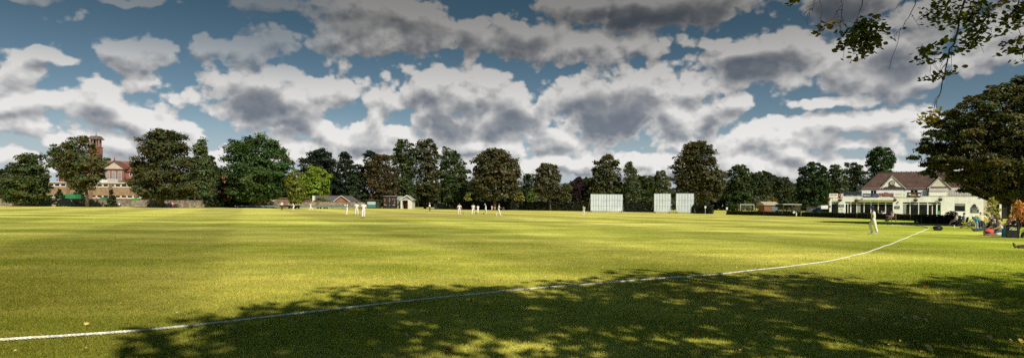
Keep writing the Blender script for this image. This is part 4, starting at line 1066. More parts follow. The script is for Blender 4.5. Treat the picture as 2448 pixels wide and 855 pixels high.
# modern tan brick block with strip windows
D = 222
t = bld('school_block', 'two storey tan brick school block with strip windows behind the wall', 'building', 100, D)
a, b_ = lx(95, 100, D), lx(345, 100, D); zt = hz(437.5, 240, D); zb = 0
wrow = [(hz(446, 240, D), hz(440.5, 240, D), ), (hz(472, 240, D), hz(467, 240, D))]
bays = [(163, 216), (218, 258.5), (270, 322), (330, 345)] 
mb = MB(); pil = MB()
lev = [0, wrow[1][0], wrow[1][1], wrow[0][0], wrow[0][1], zt]
mb.box(a, b_, .3, 12, 0, zt)
for z0, z1 in ((0, lev[1]), (lev[2], lev[3]), (lev[4], zt)): mb.box(a, b_, 0, .29, z0, z1)
mb.build('wall', BRKT, t)
for xx in (163, 217, 264, 326):
    MB().box(lx(xx - 4.5, 100, D), lx(xx + 4.5, 100, D), -.15, .287, 0.0, zt - .05).build('pilaster', mat('brown_brick', (.20, .125, .08), .9, .15, 3), t)
MB().box(a - .2, b_ + .2, -.25, 12.2, zt + .002, zt + .35).build('roof', mat('flat_roof_edge', (.55, .52, .47), .7, .1, 1), t)
for row in wrow:
    for k in range(17):
        xa = 100 + k * 14.5
        wd = MB(); p0, p1 = lx(xa + .6, 100, D), lx(xa + 13.6, 100, D)
        wd.box(p0, p0 + .14, .0, .22, row[0], row[1]).box(p1 - .14, p1, .0, .22, row[0], row[1]).box(p0, p1, -.04, .2, row[0] - .12, row[0] + .10)
        w_ = wd.build('window', PVC, t); MB().box(p0 + .14, p1 - .14, .12, .16, row[0] + .1, row[1]).build('pane', GLASS, w_)
# pale band of rooftop plant in front of the old school
MB().box(lx(205, 100, D), lx(243, 100, D), 3, 9, zt + .36, hz(425, 225, D)).build('roof_cabin', mat('cabin_white', (.66, .64, .58), .6, .06, 1), t)
MB().box(lx(299, 100, D), lx(322, 100, D), 3, 9, zt + .36, hz(427, 310, D)).build('roof_cabin', mat('cabin_white', ()), t)

# old red brick school with pediment and bell tower
D = 240
t = bld('old_school', 'old red brick school with a tiled roof, pedimented bay and bell tower', 'building', 200, D)
L_ = lambda x: lx(x, 200, D)
a, b_ = L_(140), L_(345); ez, rz_ = hz(409, 280, D), hz(384, 280, D)
MB().box(a, b_, 0, 12, 0, ez).build('wall', BRKR, t)
MB().prism([(-.6, ez - .15), (12.6, ez - .15), (6, rz_)], 0, a - .4, b_ + .4).build('roof', RED_T, t)
mb = MB()
for i in range(40): mb.box(a + i * (b_ - a) / 40, a + i * (b_ - a) / 40 + .35, 5.85, 6.15, rz_ - .02, rz_ + .3)
mb.build('ridge_crest', mat('terracotta', (.30, .12, .07), .8, .15), t)
# pedimented bay
p0, p1 = L_(256), L_(301); bz = hz(404, 278, D); az_ = hz(385.5, 278, D)
MB().box(p0, p1, -1.6, -.002, 0, bz - .01).build('bay', BRKR, t)
g_ = MB().prism([(p0 - .3, bz), (p1 + .3, bz), ((p0 + p1) / 2, az_ - .3)], 1, -1.7, 2).build('pediment', STONE, t)
mb = MB(); c = (p0 + p1) / 2
for s_ in (-1, 1):
    e_ = c + s_ * ((p1 - p0) / 2 + .7)
    mb.prism([(e_, bz - .1), (e_, bz + .35), (c, az_ + .25), (c, az_ - .25)], 1, -2.0, 2.2)
mb.box(p0 - .6, p1 + .6, -1.95, -1.72, bz - .32, bz - .02); mb.build('cornice', mat('dark_brick', (.16, .07, .05), .8, .2), g_)
MB().lathe([(.3, 0), (.18, .4), (.3, .8), (.12, 1.2), (.02, 1.9)], (c, -1.5, az_ + .2), 8).build('finial', mat('terracotta', ()), g_)
for xx in (264, 278, 292):
    w0_, w1_ = L_(xx - 4.2), L_(xx + 4.2); z0, z1 = hz(432, 278, D), hz(409.5, 278, D)
    f = MB(); f.box(w0_, w1_, -1.72, -1.605, z0, z0 + .12).box(w0_, w1_, -1.72, -1.605, z1 - .12, z1)
    for k in range(4): f.box(w0_ + (w1_ - w0_ - .09) * k / 3, w0_ + (w1_ - w0_ - .09) * k / 3 + .09, -1.715, -1.605, z0, z1)
    for k in range(1, 6): f.box(w0_, w1_, -1.71, -1.605, z0 + (z1 - z0) * k / 6 - .035, z0 + (z1 - z0) * k / 6 + .035)
    w_ = f.build('window', PVC, t); MB().box(w0_ + .05, w1_ - .05, -1.65, -1.61, z0 + .05, z1 - .05).build('pane', GLASS, w_)
for xx in (160, 180, 205, 228, 248, 312, 330):
    w0_, w1_ = L_(xx - 3), L_(xx + 3); z0, z1 = hz(421, 278, D), hz(411, 278, D)
    f = MB().box(w0_, w1_, -.1, -.004, z0, z0 + .15).box(w0_, w0_ + .12, -.08, -.004, z0, z1).box(w1_ - .12, w1_, -.08, -.004, z0, z1).box(w0_, w1_, -.075, -.004, z1 - .12, z1)
    w_ = f.build('window', PVC, t); MB().box(w0_ + .05, w1_ - .05, -.04, -.006, z0 + .05, z1 - .05).build('pane', GLASS, w_)
# bell tower
tx_ = GD(228, D + 4.35).x - GD(200, D).x; tw_ = 1.35; Dt = D + 4
tw0 = hz(346, 228, D); tw1 = hz(331, 228, D)
tb = MB().box(tx_ - tw_ * 1.15, tx_ + tw_ * 1.15, 3, 3 + tw_ * 2.3, 0, tw0 - .4).build('bell_tower', BRKR, t)
mb = MB()
for sx_ in (-1, 1):
    for yy in (3.0, 3 + tw_ * 2 - .6): mb.box(tx_ + sx_ * tw_ - (.6 if sx_ > 0 else 0), tx_ + sx_ * tw_ + (.6 if sx_ < 0 else 0), yy, yy + .6, tw0 - .398, tw1)
mb.box(tx_ - tw_ * 1.25, tx_ + tw_ * 1.25, 2.85, 3 + tw_ * 2.45, tw0 - .7, tw0 - .401)
mb.build('belfry', BRKR, tb)
MB().box(tx_ - .7, tx_ + .7, 3.7, 4.9, tw0 - .39, tw1 - .01).build('louvre', mat('dark_interior', ()), tb)
vs = [(tx_ + s_ * q * tw_, 4.35 + u * q * tw_, z) for q, z in ((1.55, tw1 + .003), (1.5, tw1 + .25), (.95, hz(322.5, 228, D))) for s_, u in ((-1, -1), (1, -1), (1, 1), (-1, 1))]
MB().add(vs, [(3, 2, 1, 0), (8, 9, 10, 11)] + [(k * 4 + i, k * 4 + (i + 1) % 4, k * 4 + 4 + (i + 1) % 4, k * 4 + 4 + i) for k in range(2) for i in range(4)]).build('tower_roof', mat('lead_roof', (.13, .10, .085), .7, .2, 2), tb)
MB().lathe([(.25, 0), (.1, .4), (.18, .7), (.02, 1.2)], (tx_, 4.35, hz(322.5, 228, D)), 8).build('finial', DKMET, tb)

# low old brick house at the far left, gable glimpsed through the trees
D = 226
t = bld('brick_cottage', 'low red brick outbuilding at the far left beside the blue cabin', 'building', 20, D)
MB().box(-7, 7, 0, 6, 0, 4.0).build('wall', BRKR, t); MB().prism([(-.4, 3.9), (6.4, 3.9), (3, 6.0)], 0, -7.4, 7.4).build('roof', RED_T, t)
MB().box(-3, -1.8, -.06, -.002, 1.2, 2.5).build('window', PVC, t)

# things in the yard
def cabin(name, label, cat, x0, x1, y0, y1, d, m, top=None, rz=0, ribs=False):
    w = lx(x1, x0, d); h0, h1 = max(0, hz(y1, x0, d)), hz(y0, x0, d)
    t = thing(name, label, cat, GD((x0 + x1) / 2, d), rz)
    mb = MB().box(-w / 2, w / 2, -1.2, 1.2, 0.12, h1)
    if ribs:
        k = max(3, int(w / .45))
        for i in range(k): mb.box(-w / 2 + (i + .2) * w / k, -w / 2 + (i + .7) * w / k, -1.26, -1.202, .25, h1 - .12)
    mb.build('body', m, t, bevel=.01)
    if top: MB().box(-w / 2 - .1, w / 2 + .1, -1.3, 1.3, h1 + .002, h1 + .22).build('lid', top, t)
    mb = MB()
    for sx_ in (-1, 1): mb.box(sx_ * (w / 2 - .3) - .1, sx_ * (w / 2 - .3) + .1, -1.1, 1.1, 0, .118)
    mb.build('skid', DKMET, t)
    return t
GRN = mat('green_container_paint', (.035, .22, .10), .5, .15, 2, grime=.3); GRN2 = mat('bright_green_plastic', (.03, .36, .07), .45, .08, 2)
cabin('shipping_container', 'ribbed green shipping container behind the rubble slope', 'container', 150, 187, 464, 478, 186, GRN, ribs=True)
cabin('green_skip', 'bright green skip left of the ribbed container', 'skip', 105, 117, 469, 478, 184, GRN2)
cabin('green_skip', 'dark green bin behind the small conifer by the wall', 'skip', 245, 256, 471, 478, 188, GRN)
cabin('green_skip', 'bright green bin under the chestnut beside white railings', 'skip', 318, 329, 474, 479, 190, GRN2)
cabin('site_cabin', 'dark blue cabin with a white roof edge behind the wall at the far left', 'cabin', 45, 66, 469, 477, 186, mat('blue_cabin', (.04, .06, .09), .6, .15), mat('cabin_white', ()))
t = thing('railing', 'row of low white railings beside the green bin under the chestnut', 'railing', GD(340, 191))
mb = MB().box(-1.6, 2.2, -.03, .03, 2.7, 2.85)
for i in range(8): mb.box(-1.6 + i * .52, -1.5 + i * .52, -.025, .025, 0, 2.698)
mb.build('bars', PVC, t)
# rubble heap spilling in front of the wall
r = np.random.default_rng(11)
t = thing('rubble_heap', 'pale slope of rubble and soil breaking over the wall below the container', 'rubble heap', GD(128, 160))
pts = []; NX, NY = 60, 24
for j in range(NY + 1):
    for i in range(NX + 1):
        u, v = i / NX * 2 - 1, j / NY
        h = max(0, (1 - abs(u - .1) ** 2.2)) * math.sin(min(1, v * 1.15) * math.pi * .5) * 2.0 * (.8 + .3 * math.sin(u * 5)) + r.uniform(-.06, .06)
        pts.append((u * 4.4, v * 4.5 - 1.5, max(-.02, h)))
MB().add(pts, [(j * (NX + 1) + i, j * (NX + 1) + i + 1, (j + 1) * (NX + 1) + i + 1, (j + 1) * (NX + 1) + i) for j in range(NY) for i in range(NX)], True).build('slope', mat('rubble', (.32, .28, .20), .95, .4, 5, .9, 9), t)
# grey concrete ramp beside it
# small conifer shrubs by the wall
tree('conifer_shrub', 'small dark conifer standing before the wall below the pediment', [(452, 265, 269), (464, 260, 274), (480, 256, 279), (493, 254, 281)], 267, 158, DARK, .12, clump_k=.3, cat='shrub', size=.5)
tree('conifer_shrub', 'dark pointed shrub between the green skip and the container', [(452, 140, 146), (465, 132, 152), (480, 128, 156)], 142, 176, DARK, .12, clump_k=.3, cat='shrub', size=.5)
tree('conifer_shrub', 'rounded dark shrub standing directly behind the container', [(447, 186, 196), (458, 176, 203), (474, 174, 206)], 190, 190, DARK, .12, clump_k=.3, cat='shrub', size=.5)

# brick house with the shallow grey roof, behind the end of the wall
D = 214
t = bld('bungalow', 'low brick bungalow with a shallow grey roof and white gable edge', 'house', 780, D)
L_ = lambda x: lx(x, 780, D)
g0, g1, ga = L_(797), L_(838), L_(816); ez = hz(481, 810, D); az_ = hz(468, 816, D); w0_ = L_(728)
MB().box(g0 + .4, g1 - .4, 0, 14, 0, ez - .02).build('wall', BRKR, t)
MB().prism([(g0 + .4, ez - .02), (g1 - .4, ez - .02), (ga, az_ - .35)], 1, 0.003, 13.9).build('gable', BRKR, t)
GRT = mat_tiles('grey_roof_tiles', (.15, .14, .13), (.11, .105, .10), .35, .3)
for (p, q) in (((g0, ez - .25), (ga, az_)), ((ga, az_), (g1, ez - .25))):
    MB().prism([p, q, (q[0], q[1] + .18), (p[0], p[1] + .18)], 1, -.5, 14.3).build('roof', GRT, t)
    MB().prism([(p[0], p[1] + .0), (q[0], q[1] + .0), (q[0], q[1] + .2), (p[0], p[1] + .2)], 1, -.56, -.505).build('bargeboard', WHITE, t)
rb_ = MB(); rz2 = hz(466.5, 780, D)
rb_.prism([(2, ez - .2), (14, ez - .2), (8, rz2)], 0, L_(735), ga); rb_.build('roof', GRT, t)
MB().box(w0_, g0 + .38, 2.6, 13.4, 0, ez - .22).build('wall', BRKR, t)
MB().box(L_(742), L_(747), 2, 3, ez - .2, hz(467, 745, D)).build('chimney', mat('cabin_white', ()), t)
for xx in (733, 790): MB().box(L_(xx), L_(xx + 6), 2.52, 2.598, ez - 1.9, ez - .7).build('window', PVC, t)
tree('shrub', 'creeper covered bush in front of the bungalow wall', [(474, 752, 785), (480, 746, 793), (486, 748, 792)], 770, 206, (.075, .08, .022), .08, cat='shrub', size=.5)
# low brick sheds left of it
D = 216
t = bld('garage_row', 'row of low brick garages with a white and a green door behind the wall', 'garage', 665, D)
L_ = lambda x: lx(x, 665, D)
zt = hz(474, 680, D)
MB().box(L_(630), L_(727), 0, 6, 0, zt).build('wall', BRKR, t); MB().box(L_(629), L_(728), -.4, 6.3, zt + .002, zt + .3).build('roof', GRT, t)
MB().box(L_(651), L_(656), -.06, -.002, zt - 1.4, zt - .4).build('door', mat('cabin_white', ()), t); MB().box(L_(661), L_(667), -.06, -.002, zt - 1.4, zt - .3).build('door', GRN, t)
# house with a pale roof glimpsed under the broad chestnut
D = 250
t = bld('house', 'house with a pale tan roof glimpsed under the broad chestnut', 'house', 598, D)
L_ = lambda x: lx(x, 598, D); ez, rz2 = hz(468, 598, D), hz(452, 598, D)
MB().box(L_(580), L_(622), 0, 8, 0, ez).build('wall', BRKR, t); MB().prism([(-.5, ez - .1), (8.5, ez - .1), (4, rz2)], 0, L_(578), L_(624)).build('roof', mat_tiles('tan_roof_tiles', (.30, .24, .19), (.24, .19, .15)), t)
for xx in (588, 600, 611):
    f = MB().box(L_(xx - 2.5), L_(xx + 2.5), -.08, -.003, ez - 2.6, ez - 1); f.build('window', PVC, t); 
t = bld('house', 'red roofed house end glimpsed between the conifer and the broad chestnut', 'house', 530, 262)
MB().box(-4, 5, 0, 8, 0, 11).build('wall', BRKR, t); MB().prism([(-4.4, 10.9), (5.4, 10.9), (.5, 14.5)], 1, -.4, 8.4).build('roof', RED_T, t)
t = bld('house', 'pale gabled house behind the far hedge beside the rusty round tree', 'house', 1262, 240)
MB().box(-4, 4, 0, 7, 0, 5).build('wall', STONE, t); MB().prism([(-4.4, 4.9), (4.4, 4.9), (0, 7.6)], 1, -.4, 7.4).build('roof', GRT, t)

# long low covers on wheels before the wall
t = thing('pitch_cover', 'long low pale green pitch cover on small black wheels before the wall', 'pitch cover', GD(716, 172))
L_ = lambda x: lx(x, 716, 172)
mb = MB(); pcm = mat('pale_green_sheet', (.16, .22, .17), .5, .12, .5, metal=.2)
for s0, s1 in ((566, 640), (641.5, 702), (703.5, 770), (771.5, 868)):
    a, b_ = L_(s0), L_(s1); mb = MB().prism([(-1.5, .42), (1.5, .42), (1.3, .72), (0, .86), (-1.3, .72)], 0, a, b_); mb.build('cover_panel', pcm, t)
    for xx in (a + .8, b_ - .8):
        for yy in (-1.3, 1.3): MB().tube([(xx, yy - .08, .24), (xx, yy + .08, .24)], .24, 12).build('wheel', DKMET, t)
        MB().box(xx - .05, xx + .05, -1.2, 1.2, .2, .418).build('axle', DKMET, t)

# scorer's hut with a white and teal panel
D = 200
t = bld('storage_hut', 'dark green storage hut with a white and teal panel left of the scoreboard', 'hut', 893, D)
L_ = lambda x: lx(x, 893, D); zt = hz(479, 893, D)
DG = mat('dark_green_paint', (.020, .035, .028), .7, .2, 1)
MB().box(L_(874), L_(906), 0, 4, 0, zt).build('wall', DG, t); MB().box(L_(872), L_(908), -.4, 4.3, zt + .002, zt + .25).build('roof', mat('felt_roof', (.05, .045, .04), .9, .2), t)
p = MB().box(L_(878), L_(898), -.1, -.003, hz(496, 893, D), hz(481.5, 893, D)).build('panel', mat('teal_panel', (.05, .16, .15), .5, .1), t)
MB().box(L_(878.3), L_(897.7), -.12, -.102, hz(488.5, 893, D), hz(481.8, 893, D)).build('white_panel', mat('pale_panel', (.42, .48, .50), .5, .08), p)
# scoreboard
D = 202
t = bld('scoreboard', 'black cricket scoreboard with orange and white numerals', 'scoreboard', 931, D)
L_ = lambda x: lx(x, 931, D); H_ = lambda y: hz(y, 931, D)
BLK = mat('black_board', (.014, .014, .016), .6, .2, 2)
brd = MB().box(L_(916), L_(946), 0, 2.4, 0, H_(469)).build('board', BLK, t); MB().box(L_(915), L_(947), -.25, 2.6, H_(469) + .002, H_(469) + .2).build('roof', mat('pale_board_edge', (.22, .24, .24), .6, .1), t)
ORG = mat('orange_numeral', (.34, .13, .05), .5, .05); NW = mat('white_numeral', (.26, .25, .24), .5, .05); BLN = mat('blue_numeral', (.2, .3, .5), .5)
for (txt, x, y, s_, m_) in (('2', 919.8, 478, 1.25, ORG), ('3', 931, 477, 1.35, ORG), ('1', 943.4, 477, 1.25, ORG), ('0', 939, 476, .7, BLN), ('7', 920, 485.5, 1.1, NW), ('7', 931, 482, .7, NW), ('7', 943, 485, 1.0, NW), ('1', 931, 491, .9, NW)):
    text_mesh('numeral', txt, s_, m_, brd, (L_(x), -.02, H_(y)), bold=True)
for x0, x1 in ((918.5, 924.5), (938.5, 944.5)): MB().box(L_(x0), L_(x1), -.03, -.003, H_(490.5), H_(488.5)).build('name_strip', NW, brd)
# white shed
t = bld('shed', 'small pale clapboard shed with an open front beside the scoreboard', 'shed', 964, D)
L_ = lambda x: lx(x, 964, D); H_ = lambda y: hz(y, 964, D)
SHW = mat('shed_white', (.60, .60, .56), .7, .08, 1.5, grime=.3, stretch=(1, 1, 1)); SHG = mat('shed_grey', (.27, .28, .29), .7, .1, 2)
a, b_, c = L_(957.5), L_(985), L_(972.5); ez, az_ = H_(477), H_(466.8)
mb = MB().box(a, a + .5, 0, 6, 0, ez).box(b_ - 1.4, b_, 0, 6, 0, ez).box(a + .5, b_ - 1.4, 5.5, 6, 0, ez - .01).box(a + .5, b_ - 1.4, .002, .25, H_(478.5), ez - .003)
mb.build('wall', SHW, t)
MB().prism([(a, ez + .002), (b_, ez + .002), (c, az_ - .1)], 1, .05, 5.9).build('gable', SHG, t)
for (p, q) in (((a - .35, ez - .2), (c, az_)), ((c, az_), (b_ + .35, ez - .2))):
    MB().prism([p, q, (q[0], q[1] + .14), (p[0], p[1] + .14)], 1, -.35, 6.2).build('roof', SHG, t)
    MB().prism([(p[0], p[1] - .1), (q[0], q[1] - .1), (q[0], q[1] + .2), (p[0], p[1] + .2)], 1, -.43, -.355).build('bargeboard', SHW, t)
lean = MB().box(L_(947), a - .003, 1.5, 6, 0, H_(478)); lean.build('side_bay', mat('shed_boards', (.20, .19, .16), .8, .2, 4, stretch=(8, 1, 1)), t)
MB().prism([(1.2, H_(477.5)), (6.2, H_(477.5)), (6.2, H_(469)), (3.8, H_(468))], 0, L_(947) - .2, a - .004).build('side_roof', SHG, t)
MB().box(a + .55, b_ - 1.45, 3.0, 3.1, 0, ez - .3).build('dark_back', BLK, t)
MB().box(L_(966), L_(976), 2.6, 2.9, .3, 2.0).build('red_roller', mat('roller_red', (.22, .03, .03), .5, .1), t)
# dark box by the trees
t = bld('container', 'dark blue black container under the lime trees left of the far hedge', 'container', 1058, 198)
MB().box(-2.7, 2.5, 0, 2.4, .1, hz(486, 1058, 198)).build('body', mat('dark_blue_paint', (.016, .018, .032), .6, .15), t, bevel=.02)
MB().box(-2.6, -2.2, 0.2, 2.2, 0, .098).box(2.0, 2.4, .2, 2.2, 0, .098).build('skid', DKMET, t)
MB().box(1.2, 1.35, -.05, -.003, 1.2, 2.0).build('notice', WV, t)

# ---------------------------------------------------------------- hedges
def hedge(label, pts, h, th, col, leaf, n_per_m2, name='hedge', seed=0, top_light=1.0):
    t = thing(name, label, 'hedge'); r_ = np.random.default_rng(seed)
    core = MB(); Vs, Fs, Ts, o = [], [], [], 0
    for i in range(len(pts) - 1):
        a, b_ = pts[i], pts[i + 1]; v = b_ - a; L_ = v.length; v /= L_; n = Vector((-v.y, v.x, 0))
        def q(s, w, z): return a + v * s + n * w + Vector((0, 0, z))
        vs = [q(s, w, z) for z in (0, h * .93) for w in (-th * .44, th * .44) for s in (min(.3, L_ * .1) if i == 0 else 0, L_ - (min(.3, L_ * .1) if i == len(pts) - 2 else 0))]
        core.add(vs, [(0, 2, 3, 1), (4, 5, 7, 6), (0, 1, 5, 4), (2, 6, 7, 3), (0, 4, 6, 2), (1, 3, 7, 5)])
        N_ = int(L_ * (2 * h + th) * n_per_m2)
        s = r_.random(N_) * L_; f = r_.random(N_) * (2 * h + th)
        w = np.where(f < h, -th / 2, np.where(f < h + th, f - h - th / 2, th / 2)); z = np.where(f < h, f, np.where(f < h + th, h, 2 * h + th - f))
        bump = .05 * th * np.sin(s * 2.1 + i) + .04 * th * np.sin(s * 5.3)
        w = w * (1 + bump) + r_.normal(size=N_) * .05 * th; z = z * (1 + .05 * np.sin(s * .9 + i)) + r_.normal(size=N_) * .03 * h
        nr = np.stack([np.where(f < h, -1, np.where(f < h + th, 0, 1)) * n.x, np.where(f < h, -1, np.where(f < h + th, 0, 1)) * n.y, np.where((f >= h) & (f < h + th), 1., .2)], 1) + r_.normal(size=(N_, 3)) * .55
        ct = np.array(a)[None] + np.outer(s, np.array(v)) + np.outer(w, np.array(n)); ct[:, 2] = np.maximum(z, .02)
        V_, F_ = leaf_cards(ct, nr, np.full(N_, leaf) * (.6 + .8 * r_.random(N_)), .4, r_)
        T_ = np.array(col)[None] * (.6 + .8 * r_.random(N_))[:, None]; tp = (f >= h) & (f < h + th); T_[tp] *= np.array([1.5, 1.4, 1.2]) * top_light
        Vs.append(V_); Fs.append(F_ + o); Ts.append(np.repeat(T_, 4, 0)); o += len(V_)
        for (e_, s_, sg) in ((i == 0, .0, -1), (i == len(pts) - 2, L_, 1)):
            if not e_: continue
            N_ = int(max(60, h * th * n_per_m2 * 1.6)); w = (r_.random(N_) - .5) * th; z = r_.random(N_) * h; sa = s_ + sg * r_.normal(size=N_) * .06
            ct = np.array(a)[None] + np.outer(sa, np.array(v)) + np.outer(w, np.array(n)); ct[:, 2] = np.maximum(z, .02)
            nr = sg * np.array(v)[None] + r_.normal(size=(N_, 3)) * .55
            V_, F_ = leaf_cards(ct, nr, np.full(N_, leaf) * (.6 + .8 * r_.random(N_)), .4, r_)
            Vs.append(V_); Fs.append(F_ + o); Ts.append(np.repeat(np.array(col)[None] * (.6 + .8 * r_.random(N_))[:, None], 4, 0)); o += len(V_)
    core.build('branches', mat('hedge_core', (.012, .014, .008), .95, .3, 6), t)
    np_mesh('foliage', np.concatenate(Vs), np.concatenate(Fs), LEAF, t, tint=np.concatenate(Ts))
    return t
HD = (.030, .036, .012)
hedge('tall dark clipped hedge running behind the batting end in the middle', [GD(1074, 196), GD(1245, 190), GD(1411, 178)], 2.6, 1.6, (.016, .019, .009), .55, 9, seed=1)
hedge('dark hedge stretch between the double and the single sight screens', [GD(1489, 172), GD(1562, 168)], 2.5, 1.4, (.018, .021, .01), .5, 9, seed=2)
hedge('rounded hedge end just right of the rightmost sight screen', [GD(1655, 150), GD(1702, 146)], 2.0, 1.6, (.020, .024, .01), .45, 10, seed=3)
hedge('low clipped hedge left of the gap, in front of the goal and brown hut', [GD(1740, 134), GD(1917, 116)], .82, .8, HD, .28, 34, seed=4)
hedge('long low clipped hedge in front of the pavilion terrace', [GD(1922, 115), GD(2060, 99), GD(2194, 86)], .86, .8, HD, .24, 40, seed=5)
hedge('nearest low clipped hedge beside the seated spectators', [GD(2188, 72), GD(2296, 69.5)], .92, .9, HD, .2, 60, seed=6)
# thin wires posts in front of the low hedges
pr = None
STK = mat('grey_stake', (.32, .30, .25), .8, .15)
for i in range(14):
    f_ = i / 13
    x = 1945 + f_ * 335; d = (114.2 if x < 2188 else 71) ; 
    if x < 2060: d = 115 - (x - 1922) / 138 * 16 - 1.0
    elif x < 2194: d = 99 - (x - 2060) / 134 * 13 - .9
    else: d = 71.2
    if pr is None: pr = MB().box(-.016, .016, -.016, .016, 0, .8).build('stake', STK); o = pr
    else: o = pr.copy(); C.objects.link(o)
    o.location = GD(x, d); tag(o, 'thin grey stake against the face of the low pavilion hedges', 'stake', 'thin stakes along the pavilion hedges')

# ---------------------------------------------------------------- sight screens
SCR = mat('sight_screen_white', (.50, .56, .63), .55, .08, .5, grime=.12)
def screen(label, x0, x1, yt, d, rz, panels, grp='white cricket sight screens', lean=.35):
    c = GD((x0 + x1) / 2, d); w = lx(x1, x0, d) / math.cos(rz); h = hz(yt, (x0 + x1) / 2, d)
    t = thing('sight_screen', label, 'sight screen', c, rz, grp)
    pw = w / panels
    for k in range(panels):
        a = -w / 2 + k * pw + .04; b_ = a + pw - .08
        mb = MB(); ns = max(5, int((b_ - a) / .62)); sw = (b_ - a) / ns
        for i in range(ns):
            z0, z1 = .35, h
            xs0, xs1 = a + i * sw + .035, a + (i + 1) * sw - .035
            mb.add([(xs0, -.02, z0), (xs1, -.02, z0), (xs1, -.02 + lean * 0, z1), (xs0, -.02, z1), (xs0, .03, z0), (xs1, .03, z0), (xs1, .03, z1), (xs0, .03, z1)], [(0, 1, 2, 3), (7, 6, 5, 4), (0, 4, 5, 1), (1, 5, 6, 2), (2, 6, 7, 3), (3, 7, 4, 0)])
        mb.build('panel', SCR, t)
        fr = MB()
        for z in (.4, h * .36, h * .66, h - .12): fr.box(a, b_, .032, .1, z - .05, z + .05)
        for z in (h * .36, h * .66): fr.box(a, b_, -.03, -.0205, z - .025, z + .025)
        fr.box(a - .03, a + .015, -.03, .1, .3, h + .05).box(b_ - .015, b_ + .03, -.03, .1, .3, h + .05)
        fr.box(a + .02, b_ - .02, -.035, .1, h + .003, h + .09)
        fr.build('frame', mat('screen_frame', (.22, .24, .27), .5, .08, 2, metal=.2), t)
    for sx_ in (-1, 1):
        MB().tube([(sx_ * (w / 2 + .05), .05, h * .82), (sx_ * (w / 2 + .3), 2.0, .25)], .05, 6).tube([(sx_ * (w / 2 + .04), .02, .2), (sx_ * (w / 2 + .28), 2.0, .2)], .06, 6).build('stay', GREY, t)
        MB().tube([(sx_ * (w / 2 + .05), -1.3, .18), (sx_ * (w / 2 - .0), .05, h * .45)], .03, 6).build('front_stay', GREY, t)
        for yy in (-.05, 1.9): MB().tube([(sx_ * (w / 2 - .3) - .07, yy, .2), (sx_ * (w / 2 - .3) + .07, yy, .2)], .2, 12).build('wheel', DKMET, t)
    MB().box(-w / 2, w / 2, -.02, .12, .16, .3).build('base_rail', GREY, t)
screen('wide white sight screen of two joined panels left of the others', 1411, 1489, 464.5, 157, R(4), 2)
screen('narrow white sight screen in the middle of the three', 1563.5, 1603, 463, 149, R(-5), 1)
screen('narrow white sight screen at the right end of the three', 1616, 1658, 462.5, 149.5, R(-5), 1)

# little sign posts, goal, hut, dugout
def signpost(label, x, yt, d):
    t = thing('sign_post', label, 'sign post', GD(x, d)); h = hz(yt, x, d)
    MB().box(-.04, .04, -.04, .04, 0, h - .1).build('post', mat('grey_post', (.35, .36, .36), .6, .1), t)
    MB().box(-.2, .2, -.07, -.042, h - .5, h).build('sign', mat('pale_sign', (.6, .62, .64), .5, .05), t)
signpost('white topped sign post in front of the rounded hedge end', 1686, 492, 143)
signpost('small sign post at the left end of the low clipped hedge', 1737.5, 495, 136)
tm = mat('goal_white', (.72, .72, .70), .4, .05)
t = thing('football_goal', 'white framed football goal with a grey net beyond the low hedge', 'goal', GD(1786, 152), R(6))
w = lx(1807, 1773, 152) / 2; h = 2.35
MB().tube([(-w, 0, 0), (-w, 0, h), (w, 0, h), (w, 0, 0)], .07, 8).build('frame', tm, t)
MB().tube([(-w, 0, h), (-w, .9, h), (-w, 1.7, 0)], .03, 6).tube([(w, 0, h), (w, .9, h), (w, 1.7, 0)], .03, 6).tube([(-w, 1.7, .03), (w, 1.7, .03)], .03, 6).build('net_support', GREY, t)
mb = MB(); k = 26
for i in range(k + 1): 
    x = -w + 2 * w * i / k; mb.tube([(x, .03, h - .03), (x, .88, h - .02), (x, 1.66, .05)], .012, 3, cap=False)
for j in range(10):
    f_ = j / 9; mb.tube([(-w, .9 + .78 * f_, h * (1 - f_) + .03), (w, .9 + .78 * f_, h * (1 - f_) + .03)], .012, 3, cap=False)
mb.build('net', mat('net_cord', (.38, .38, .36), .9, .1), t)
hutw = WOOD
t = thing('garden_hut', 'brown wooden hut with a pale low pitched roof beyond the low hedge', 'hut', GD(1843, 140), R(8))
w = lx(1862, 1828, 140) / 2
MB().box(-w, w, 0, 2.6, 0, 2.2).build('wall', mat('red_brown_boards', (.19, .085, .05), .8, .2, 5, stretch=(1, 1, 8)), t)
MB().prism([(-.3, 2.202), (2.9, 2.202), (2.9, 2.35), (1.3, 3.0), (-.3, 2.35)], 0, -w - .25, w + .25).build('roof', mat('pale_felt', (.42, .36, .28), .9, .15, 2), t)
MB().box(w * .1, w * .92, -.05, -.003, .9, 1.95).build('shutter', mat('blue_grey_shutter', (.10, .15, .19), .6, .1), t)
t = thing('dugout', 'open fronted dark dugout with a pale roof and two bench windows', 'dugout', GD(1890, 126), R(12))
w = lx(1916, 1866, 126) / 2
MB().box(-w, w, -.6, 2.0, 2.3, 2.42).build('roof', mat('pale_sheet', (.50, .50, .47), .6, .08), t)
for xx in (-w + .05, -.1, w - .25): MB().box(xx, xx + .16, -.5, -.35, 0, 2.298).build('post', DKMET, t)
MB().box(w - .12, w, -.34, 1.88, 0, 2.297).build('side_panel', mat('clear_grey_panel', (.28, .29, .29), .4, .1), t)
mb = MB().box(-w, w - .125, 1.9, 1.98, 0, 1.1).box(-w, w - .125, 1.9, 1.98, 1.75, 2.296).build('back_wall', BLK, t)
for xx in (-w + .35, .15): 
    MB().box(xx, xx + w * .72, 1.2, 1.7, .95, 1.25).build('bench', mat('pale_bench', (.55, .55, .48), .6, .08), t)
    MB().box(xx + .1, xx + w * .72 - .1, 1.35, 1.6, 0, .948).build('bench_leg', DKMET, t)
